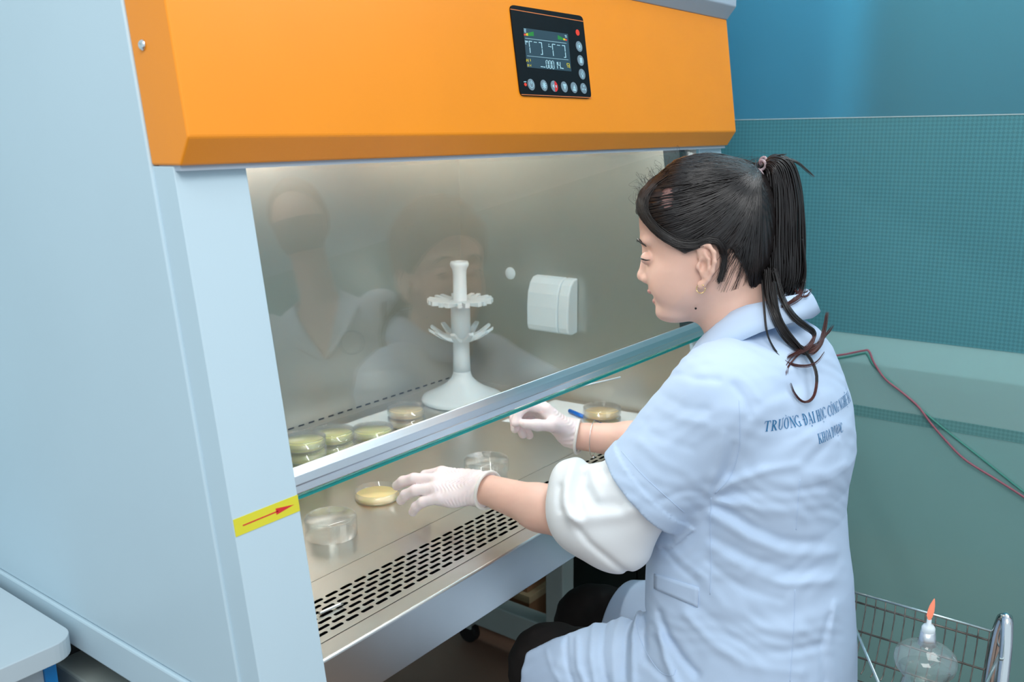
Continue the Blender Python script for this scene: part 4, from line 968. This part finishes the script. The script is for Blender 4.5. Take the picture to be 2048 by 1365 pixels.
def puff_fn(P):
    f = ell(P, pc(1210, 1036, 1.455), (.082, .072, .074), CR)
    f = smin(f, ell(P, pc(1150, 1008, 1.47), (.045, .062, .064), CR), .03)
    f = smin(f, ell(P, pc(1135, 955, 1.475), (.020, .035, .026), CR), .022)
    f = smin(f, ell(P, pc(1243, 1105, 1.45), (.045, .050, .032), CR), .025)
    f = smin(f, caps(P, SB-SDIR*.03, pc(1225, 1025, 1.44), .066, .066), .03)
    f = smax(f, -((P-pc(1092, 1000, 1.49))@nrm(c1*.97-c3*.12+c2*.1)), .006)
    Q = P-CO0; p = np.stack([Q@c1, Q@c3], -1); near = 1/(1+np.exp(-((Q@c2)+.06)/.015))
    d = np.sin(p[:, 0]*60+p[:, 1]*40)*.0008
    f = f-(d+PTAB(p))*near
    f = smax(f, -caps(P, ELL_+FOREL*.02, WRL, .046, .042), .004)         # hollow round the forearm
    return f
V, Q = sdf_mesh(puff_fn, pc(1200, 1030, 1.46)-.17, pc(1200, 1030, 1.46)+.17, .0028)
mesh_obj('puff_sleeve', V, Q, 'blouse', person)['label'] = 'white puff sleeve of the blouse below the coat sleeve'
def puffr_fn(P):
    f = smin(ell(P, ELR+[0, -.01, .03], (.062, .07, .07)), caps(P, SHR*.4+ELR*.6, ELR, .06, .06), .03)
    f = smax(f, P[:, 1]-(ELR[1]+.045), .005)
    return smax(f, -caps(P, ELR+[0, .02, 0], WRR, .045, .04), .004)
V, Q = sdf_mesh(puffr_fn, ELR-.16, ELR+.17, .005)
mesh_obj('puff_sleeve', V, Q, 'blouse', person)

# ---- gloves
def glove(wr, fr, H, el, cuff_back, name, lab):
    ax, sd, up = fr; fd = nrm(wr-el); cc = wr-fd*cuff_back
    def fn(P):
        f = hand_fn(P, wr, fr, H, .0004); f = smin(f, caps(P, wr+ax*.01, cc-fd*.02, .0285, .0335), .014)
        q = P-wr; a, s, u = q@ax, q@sd, q@up
        m = 1/(1+np.exp(-(u+.002)/.003))*np.exp(-((a-.045)/.034)**2)
        f = f-m*(.0007*np.sin(a*900+9*np.sin(s*90)+5*np.sin(s*210))*np.clip(np.sin(s*160+a*60)+.8, 0, 1))
        m2 = np.exp(-((a+.004)/.018)**2); f = f-m2*.0013*np.sin(a*420+s*260+u*150)
        return smax(f, -((P-cc)@fd), .0015)
    V, Q = sdf_mesh(fn, wr-.17, wr+.17, .0014)
    g = mesh_obj(name, V, Q, 'glove', person); g['label'] = lab
    b1 = nrm(np.cross(fd, [0, 0, 1])); b2 = np.cross(b1, fd)
    P = [cc+(b1*math.cos(q)+b2*math.sin(q))*(.0335+.0012*math.sin(3*q+1))+fd*.0025*math.sin(2*q) for q in np.linspace(0, 2*math.pi, 40)]
    MB().tube(P, .0032, 8).build('cuff_bead', 'glove_cuff', g)
    return g
glove(WRL, FRL, HL_, ELL_, .012, 'glove', 'white latex glove on the left hand')
glove(WRR, FRR, HRR, ELR, .010, 'glove', 'white latex glove on the right hand')
# bracelet on the right wrist
fdr = nrm(WRR-ELR); bc = WRR-fdr*.040; b1 = nrm(np.cross(fdr, [0, 0, 1])); b2 = np.cross(b1, fdr)
br_ = MB().tube([bc+(b1*math.cos(q)+b2*math.sin(q))*.0335-b2*.006*(1-abs(math.sin(q/2+.8))) for q in np.linspace(0, 2*math.pi, 40)], .0007, 6).build('bracelet', 'silver', person)
ellipsoid_mesh(bc-b2*.0405, (.0034, .0034, .0034), np.eye(3), 'silver', 'bracelet_bead', br_, 12)
# ---- trousers and shoes
def tr_fn(P):
    f = smin(legs_fn(P, .004), tors_fn(P, -.02), .03); f = smax(f, P[:, 2]-(-.14), .01); Q = P[:, 2]
    f = f-.0014*np.sin(P[:, 2]*150+P[:, 0]*60)*np.sin(P[:, 1]*110)
    return smax(f, (FZ+.075)-P[:, 2], .004)
V, Q = sdf_mesh(tr_fn, (.5, -.5, FZ-.02), (1.08, .30, -.1), .006)
mesh_obj('trousers', V, Q, 'trousers', person)
for an in (ANL, ANR):
    V, Q = sdf_mesh(lambda P: smax(smin(caps(P, an+[0, -.01, -.045], an+[-.01, .15, -.058], .046, .036), caps(P, an, an+[0, 0, -.05], .045, .045), .03), FZ+.002-P[:, 2], .003), an-.2, an+.2, .007)
    mesh_obj('shoe', V, Q, 'black_matte', person)
# ---- stool
sz = -.40
sl = thing('lab_stool', 'round black stool under the seated woman', 'stool', (XC, -.29, FZ))
MB().lathe([(.16, sz-.05), (.18, sz-.045), (.185, sz-.02), (.175, sz-.002), (.15, sz)], (XC, -.29, 0), 32).build('seat', 'black_matte', sl)
MB().lathe([(.025, FZ+.08), (.025, sz-.05)], (XC, -.29, 0), 16).build('column', 'chrome', sl)
for k in range(5):
    q = 2*math.pi*k/5+.3; x, y = XC+.24*math.cos(q), -.29+.24*math.sin(q)
    MB().tube([(XC, -.29, FZ+.10), (x, y, FZ+.055)], [.018, .013], 8).build('leg', 'chrome', sl)
    MB().loft([[(x+t, y+.025*math.cos(p), FZ+.026+.025*math.sin(p)) for p in np.linspace(0, 6.283, 14, endpoint=False)] for t in (-.01, .01)], smooth=False).build('castor', 'black_matte', sl)
# ---- swab held in the right glove
sw = thing('cotton_swab', 'white swab stick held in the right glove', 'swab', tuple(at(1060, 800, 1.90)))
s0, s1 = at(1045, 800, 1.90), at(1241, 755, 1.96)
MB().tube([s0, s1], .0017, 8).build('stick', 'white_plastic', sw); MB().tube(spline([s0-(s1-s0)*.12, s0-(s1-s0)*.06, s0], 8), [.001, .003, .0036, .0038, .0036, .003, .0022, .0017], 8).build('tip', 'paper', sw)

# ================================================================== hair
HO = hpl([(1272, 430), (1272, 404), (1281, 381), (1296, 368), (1311, 355), (1328, 337), (1352, 319), (1383, 310), (1422, 306), (1465, 315), (1496, 326), (1518, 338), (1535, 356), (1548, 385), (1554, 420), (1554, 460), (1547, 505), (1534, 548), (1517, 580), (1495, 608),
          (1450, 630), (1390, 620), (1330, 590), (1296, 540), (1283, 480)])
HM = hpl([(1240, 434), (1277, 430), (1296, 453), (1321, 476), (1348, 494), (1372, 507), (1388, 499), (1407, 484), (1426, 487), (1441, 503), (1459, 495), (1484, 535), (1497, 572), (1520, 585), (1580, 610), (1640, 280), (1240, 270)])
HOG, HMG = Grid2(HO), None
HT = .064
def hairW(b): return headW(b)+.0075
def hair_fn(P):
    q = (P-HC)@HR.T; t = -HOG(q[:, [0, 2]]); s = 1-np.minimum(t/HT, 1)
    f = (np.sqrt(s*s+(q[:, 1]/hairW(q[:, 2]))**2)-1)*.060
    f = f+.0007*np.sin(np.arctan2(q[:, 2]-hl(1517, 345)[1], q[:, 0]-hl(1517, 345)[0])*95)
    return smax(f, polysd(q[:, [0, 2]], HM), .003)
V, Q = sdf_mesh(hair_fn, HC-np.array([.2, .2, .2]), HC+np.array([.2, .2, .2]), .0024)
hair = mesh_obj('hair', V, Q, 'hair', person); hair['label'] = 'black hair pulled back into a high ponytail'
def lift(u, v):
    ab = hl(u, v)[None]; t = -HOG(ab)[0]; s = 1-min(max(t, 0)/HT, 1); return float(hairW(ab[0, 1])*math.sqrt(max(0, 1-s*s)))
class Strands:
    """many thin tubes gathered into one mesh"""
    def __init__(s): s.P = []; s.R = []
    def add(s, pts, r): s.P.append(np.asarray(pts)); s.R.append(np.asarray(r))
    def build(s, name, m, parent, n=4):
        V = []; Fq = []; o = 0
        for P, R in zip(s.P, s.R):
            k = len(P); T = np.gradient(P, axis=0); T /= np.linalg.norm(T, axis=1)[:, None]+1e-12
            a = np.cross(T, e2+.13*e3+.07*e1); a /= np.linalg.norm(a, axis=1)[:, None]+1e-12; b = np.cross(T, a)
            q = np.arange(n)*2*math.pi/n
            ring = P[:, None]+R[:, None, None]*(a[:, None]*np.cos(q)[None, :, None]+b[:, None]*np.sin(q)[None, :, None])
            V.append(ring.reshape(-1, 3)); i = np.arange(k-1)[:, None]*n; j = np.arange(n)[None]; jn = (j+1) % n
            Fq.append(np.stack([i+j, i+jn, i+n+jn, i+n+j], -1).reshape(-1, 4)+o); o += k*n
        return mesh_obj(name, np.vstack(V), np.vstack(Fq), m, parent)
rs = np.random.RandomState(3)
EDGE = spline([(u, v, 0) for u, v in ((1273, 405), (1274, 420), (1285, 440), (1300, 456), (1325, 476), (1350, 491), (1374, 503), (1392, 496), (1408, 484), (1428, 486), (1446, 500), (1462, 497), (1485, 535), (1498, 570), (1518, 580))], 400)[:, :2]
TOPE = spline([(u, v, 0) for u, v in ((1273, 410), (1280, 384), (1296, 370), (1311, 358), (1328, 341), (1352, 324), (1380, 314))], 200)[:, :2]
S1 = Strands()
for sg, cnt in ((1, 900), (-1, 420)):
    for i in range(cnt):
        p0 = EDGE[rs.randint(400)] if rs.rand() < .78 else TOPE[rs.randint(200)]
        inner = rs.rand() < .35
        p2 = np.array([1514, 346])+rs.randn(2)*[3, 7]
        if inner: p0 = p0+(p2-p0)*rs.rand()*.4
        p1 = np.array([p0[0]+(p2[0]-p0[0])*.58, p0[1]+(p2[1]-p0[1])*(.20 if p0[0] < 1470 else .5)])+rs.randn(2)*5
        if p0[1] < 400: p1 = (p0+p2)/2+np.array([0, -16+rs.randn()*8+(p0[1]-350)*.3])
        t = np.linspace(0, 1, 16)[:, None]; C2 = (1-t)**2*p0+2*t*(1-t)*p1+t*t*p2
        if sg > 0 and np.min(np.hypot(C2[:, 0]-1338, C2[:, 1]-402)) < 19 and rs.rand() < .72: continue
        ex = rs.rand()*.0022; pts = [hp(u, v, sg*(lift(u, v)+ex*.7)) + nrm(hp(u, v, sg*.01)-HC)*ex*.3 for u, v in C2]
        S1.add(pts, np.interp(t[:, 0], [0, .15, 1], [.0003, .0009, .0007])*(.7+.6*rs.rand()))
# swept fringe lock, wisps at the nape
LOCK = [(1330, 356), (1306, 372), (1290, 396), (1287, 422), (1301, 448), (1328, 473), (1360, 490), (1392, 492), (1416, 483), (1436, 488), (1446, 512), (1444, 540), (1437, 562)]
for i in range(170):
    j = rs.randn(2)*[5.0, 5.0]; k = 13 if rs.rand() < .5 else rs.randint(8, 13); Lk = spline([(u+j[0]*(1-.4*n/12), v+j[1]*(1-.5*n/12)-3, 0) for n, (u, v) in enumerate(LOCK[:k])], 26)[:, :2]
    ex = .0015+rs.rand()*.004; S1.add([hp(u, v, lift(u, v)+ex if u < 1400 or v < 500 else max(lift(u, v)*.96, .074)+ex*.5) for u, v in Lk], np.linspace(.0006, .00025, 26))
for i in range(70):
    s = rs.rand(); p0 = np.array([1444+s*50, 512+s*62])+rs.randn(2)*6; p2 = np.array([1470+s*30, 470+s*30]); 
    if rs.rand() < .35: p0 = p0+np.array([-14-20*rs.rand(), 26+35*rs.rand()])
    C2 = spline([(*p0, 0), (*((p0+p2)/2+rs.randn(2)*3+[3, 0]), 0), (*p2, 0)], 10)[:, :2]
    S1.add([hp(u, v, max(.030, lift(u, v)-.0065+.002*(n/9))) for n, (u, v) in enumerate(C2)], np.linspace(.0001, .0004, 10))
for i in range(95):      # flyaways
    if i < 60: q = TOPE[rs.randint(200)]+rs.randn(2)*3; d_ = np.array([-6-10*rs.rand(), -8-14*rs.rand()]); o0 = rs.randn()*.02
    elif i < 95: q = np.array([1380+rs.rand()*130, 322+rs.rand()*8]); d_ = np.array([30+30*rs.rand(), -6-6*rs.rand()]); o0 = rs.randn()*.02
    else: q = np.array([1436+rs.rand()*66, 560+rs.rand()*30]); d_ = np.array([-40-40*rs.rand(), 40+30*rs.rand()]); o0 = .052
    bend = rs.randn(2)*8; C2 = spline([(*q, 0), (*(q+d_*.5+bend), 0), (*(q+d_), 0)], 10)[:, :2]
    S1.add([hp(u, v, o0) for u, v in C2], np.linspace(.00022, .0001, 10))
S1.build('scalp_strands', 'hair', hair)['kind'] = 'stuff'
# thinner patch over the temple where the scalp shows
mb = MB(); ctr = [(1338, 402)]
ringsp = [[hp(1338+rr*(15*math.cos(q)-4*math.sin(q)), 402+rr*(23*math.sin(q)+3*math.cos(q)), lift(1338+rr*(15*math.cos(q)-4*math.sin(q)), 402+rr*(23*math.sin(q)+3*math.cos(q)))+.0016*(1-rr*rr)-.0002) for q in np.linspace(0, 6.283, 20, endpoint=False)] for rr in (.02, .35, .7, 1.0)]
mat('scalp', lin(122, 92, 88), .6, noise=.25, nscale=300); mb.loft(ringsp).build('bare_scalp', 'scalp', hair)
# ponytail
S2, S3 = Strands(), Strands()
PL = [(1512, 350), (1530, 345), (1530, 375), (1524, 430), (1522, 500), (1524, 560), (1532, 592)]
PR = [(1514, 340), (1548, 313), (1585, 330), (1603, 390), (1606, 470), (1606, 545), (1585, 600)]
for i in range(760):
    s = rs.rand(); s = s if rs.rand() < .6 else (s*.5+.25); o = (rs.rand()*2-1)*.034*math.sqrt(max(.05, 1-(2*s-1)**2))
    G = [np.array(a)*(1-s)+np.array(b)*s for a, b in zip(PL, PR)]; end = .86+.14*rs.rand(); wv = rs.randn(2)*2.5
    C2 = spline([(*(g+wv*min(1, n/2)+rs.randn(2)*1.2), 0) for n, g in enumerate(G)], 34)[:int(34*end), :2]; n = len(C2)
    pr = np.clip(np.arange(n)/8, 0, 1)
    S2.add([hp(u, v, o*p) for (u, v), p in zip(C2, pr)], np.interp(np.arange(n)/n, [0, .1, .85, 1], [.0011, .0014, .0012, .0003]))
LOCKS = [([(1545, 540), (1556, 590), (1575, 622), (1600, 643), (1616, 655), (1619, 668), (1604, 683), (1582, 690), (1560, 700)], 40, 3.0, .6), ([(1530, 540), (1531, 590), (1543, 630), (1562, 662), (1590, 685), (1612, 690), (1632, 676), (1644, 650), (1652, 625)], 46, 3.4, .6),
         ([(1540, 560), (1545, 610), (1560, 645), (1590, 682), (1608, 704), (1618, 730), (1614, 760), (1603, 775), (1588, 776), (1573, 760), (1566, 742)], 16, 1.6, .55), ([(1521, 560), (1521, 610), (1526, 655), (1544, 690), (1570, 710), (1600, 714), (1622, 708), (1638, 694)], 7, 1.2, .5),
         ([(1602, 480), (1608, 530), (1606, 560), (1594, 584), (1570, 600), (1552, 608)], 26, 3.0, .55), ([(1590, 560), (1588, 580), (1600, 588), (1620, 578)], 10, 2.0, .3), ([(1560, 320), (1590, 326), (1612, 343), (1626, 356)], 7, 2.2, .9),
         ([(1520, 335), (1536, 322), (1555, 312), (1572, 310)], 5, 2.0, .9), ([(1600, 686), (1628, 680), (1650, 668), (1664, 650)], 10, 2.0, .1), ([(1590, 690), (1575, 700), (1562, 714), (1560, 726)], 6, 2.5, .1)]
for L, cnt, jit, tipf in LOCKS:
    for i in range(cnt):
        j = rs.randn(2)*jit; C2 = spline([(u+j[0]*(1-.5*n/len(L)), v+j[1]*(1-.5*n/len(L)), 0) for n, (u, v) in enumerate(L)], 36)[:, :2]
        o0 = rs.randn()*.006; oq = np.full(36, .012+o0)
        for n, (u, v) in enumerate(C2):
            h = cast(u, v, CLOTHBVH, lift=.0022+abs(o0)*.4)
            if h is not None and v > 570: oq[n] = max(oq[n], np.dot(h-HC, e2)+.0005)
        om = np.max(np.stack([np.pad(oq, 4, mode='edge')[k:k+36] for k in range(9)]), 0)
        om = np.convolve(np.pad(om, 4, mode='edge'), np.ones(9)/9, 'valid'); om = np.maximum(om, oq)
        P = np.array([hp(u, v, o) for (u, v), o in zip(C2, om)]); P[1:-1] = (P[:-2]+2*P[1:-1]+P[2:])/4
        rr = np.interp(np.linspace(0, 1, 36), [0, .7, 1], [.0007, .0006, .0001]); c = int(36*tipf)
        if c > 2: S2.add(P[:c+1], rr[:c+1])
        if c < 33: S3.add(P[c:], rr[c:])
S2.build('ponytail', 'hair', hair)['kind'] = 'stuff'; S3.build('dyed_ends', 'hair_tip', hair)['kind'] = 'stuff'
tc_ = hp(1518, 353, 0); A1, A2 = nrm(e3*.96+e1*.25), e2
co = []
for q in np.linspace(0, 2*math.pi, 220):
    rr = .0210+.0050*math.cos(q*9); o_ = .0045*math.sin(q*9); co.append(tc_+(A1*1.15*math.cos(q)+A2*math.sin(q))*rr+nrm(np.cross(A1, A2))*o_)
MB().tube(co, .0023, 7).build('coil_hair_tie', 'hairtie_gel', hair)
# ================================================================== second person, standing off to the right and mirrored in the sash
mat('mask_cloth', lin(60, 70, 78), .8, noise=.05); mat('coat_white', lin(205, 215, 228), .8, noise=.02)
B0 = np.array([1.12, -1.04, 0.0]); bf = nrm((-.78, .63, 0)); bs = np.array([bf[1], -bf[0], 0])
def bp(s, f, z): return B0+bs*s+bf*f+np.array([0, 0, z])
BRM = np.array([bs, bf, [0, 0, 1]])
def b_head(P): return smin(ell(P, bp(0, .01, .775), (.072, .092, .108), BRM), ell(P, bp(0, .035, .715), (.050, .055, .055), BRM), .03)
def b_arms(P, g=0.0):
    return np.minimum(chain(P, [bp(-.165, 0, .47), bp(-.215, .0, .19), bp(-.17, .16, .06), bp(-.13, .23, .03)], [.05+g, .042+g, .03+g, .03+g], .02), chain(P, [bp(.165, 0, .47), bp(.215, .0, .19), bp(.17, .16, .06), bp(.13, .23, .03)], [.05+g, .042+g, .03+g, .03+g], .02))
def b_legs(P, g=0.0): return np.minimum(chain(P, [bp(-.085, 0, 0), bp(-.09, .01, -.40), bp(-.09, 0, FZ+.08)], [.085+g, .058+g, .042+g], .02), chain(P, [bp(.085, 0, 0), bp(.09, .01, -.40), bp(.09, 0, FZ+.08)], [.085+g, .058+g, .042+g], .02))
def b_tor(P, g=0.0):
    q = (P-B0)@BRM.T; z = q[:, 2]; a = np.interp(z, [-.05, .1, .3, .45, .52], [.165, .14, .165, .17, .09])+g; b = np.interp(z, [-.05, .1, .3, .45, .52], [.11, .095, .115, .10, .06])+g
    return smax((np.sqrt((q[:, 0]/a)**2+(q[:, 1]/b)**2)-1)*np.minimum(a, b), np.maximum(z-.53, -.06-z), .03)
def b_body(P): return smin(smin(smin(b_head(P), caps(P, bp(0, -.01, .5), bp(0, .005, .70), .055, .048), .02), smin(b_tor(P, -.015), b_arms(P, -.004), .02), .02), b_legs(P, -.008), .02)
V, Q = sdf_mesh(b_body, bp(0, 0, 0)-[.33, .33, .9], bp(0, 0, 0)+[.33, .33, .95], .009)
p2 = mesh_obj('person', V, Q, 'skin'); tag(p2, 'standing person in a white coat and dark face mask, mirrored faintly in the sash glass', 'person')
def b_coat(P):
    q = (P-B0)@BRM.T; sk = smax((np.sqrt((q[:, 0]/np.interp(q[:, 2], [-.35, .1], [.21, .15]))**2+(q[:, 1]/np.interp(q[:, 2], [-.35, .1], [.16, .11]))**2)-1)*.12, np.maximum(q[:, 2]-.12, -.36-q[:, 2]), .01)
    f = smin(smin(b_tor(P, .006), sk, .03), smax(b_arms(P, .014), -(q[:, 2]-.075), .004), .03)
    f = f-.003*np.sin(q[:, 2]*45+q[:, 0]*30)*np.sin(q[:, 0]*38+2)
    vn = np.abs(q[:, 0])-np.clip((q[:, 2]-.36)*.42, 0, .07)                    # open neck
    return smax(f, -np.maximum(vn, .02-q[:, 1]), .004)
V, Q = sdf_mesh(b_coat, bp(0, 0, 0)-[.33, .33, .42], bp(0, 0, 0)+[.33, .33, .6], .0065)
c_ = mesh_obj('lab_coat', V, Q, 'coat_white', p2)
for sg in (-1, 1):
    L = [(sg*.055, -.05, .555), (sg*.068, .03, .535), (sg*.045, .095, .46), (sg*.008, .118, .37), (sg*.075, .118, .425), (sg*.115, .07, .49), (sg*.115, .0, .515)]
    Lw = [bp(*p) for p in L]; ctr = sum(Lw)/len(Lw); mb = MB(); k = len(Lw); n_ = bf*.004+np.array([0, 0, .003])
    mb.add([p+n_ for p in Lw]+[ctr+n_*2]+[p-n_ for p in Lw]+[ctr-n_], [(i, (i+1) % k, k) for i in range(k)]+[(k+1+i, 2*k+1, k+1+(i+1) % k) for i in range(k)]+[(i, k+1+i, k+1+(i+1) % k, (i+1) % k) for i in range(k)])
    mb.build('collar', 'coat_white', c_)
V, Q = sdf_mesh(lambda P: smax(smax(smin(ell(P, bp(0, .030, .722), (.060, .078, .056), BRM), b_head(P)-.003, .01), (P-B0)@bf*-1+.02, .003), np.abs(P[:, 2]-.725)-.048, .004), bp(0, .05, .72)-.15, bp(0, .05, .72)+.15, .005)
mesh_obj('face_mask', V, Q, 'mask_cloth', p2)
V, Q = sdf_mesh(lambda P: smax(b_head(P)-.012, ((P-B0)@bf*.75-(P[:, 2]-.80)*.66)-.028, .004), bp(0, 0, .77)-.18, bp(0, 0, .77)+.18, .006)
mesh_obj('hair', V, Q, 'hair', p2)
V, Q = sdf_mesh(lambda P: smax(b_legs(P, .008), FZ+.06-P[:, 2], .004), bp(0, 0, -.4)-[.25, .25, .5], bp(0, 0, -.3)+[.25, .25, .4], .009)
mesh_obj('trousers', V, Q, 'black_matte', p2)
for sg in (-1, 1):
    a_, b_ = bp(sg*.09, -.03, FZ+.042), bp(sg*.095, .16, FZ+.036)
    V, Q = sdf_mesh(lambda P: smax(smin(caps(P, a_, b_, .042, .034), caps(P, a_+[0, 0, 0], a_+[0, 0, .05], .044, .044), .02), FZ+.002-P[:, 2], .003), a_-.25, a_+.25, .008)
    mesh_obj('shoe', V, Q, 'black_matte', p2)
mb = MB(); lc = bp(.085, .122, .40)
mb.tube([lc+(bs*math.cos(q)+np.array([0, 0, 1])*math.sin(q))*.032 for q in np.linspace(0, 2*math.pi, 30)], .0025, 6).build('round_emblem', 'print_blue', c_)
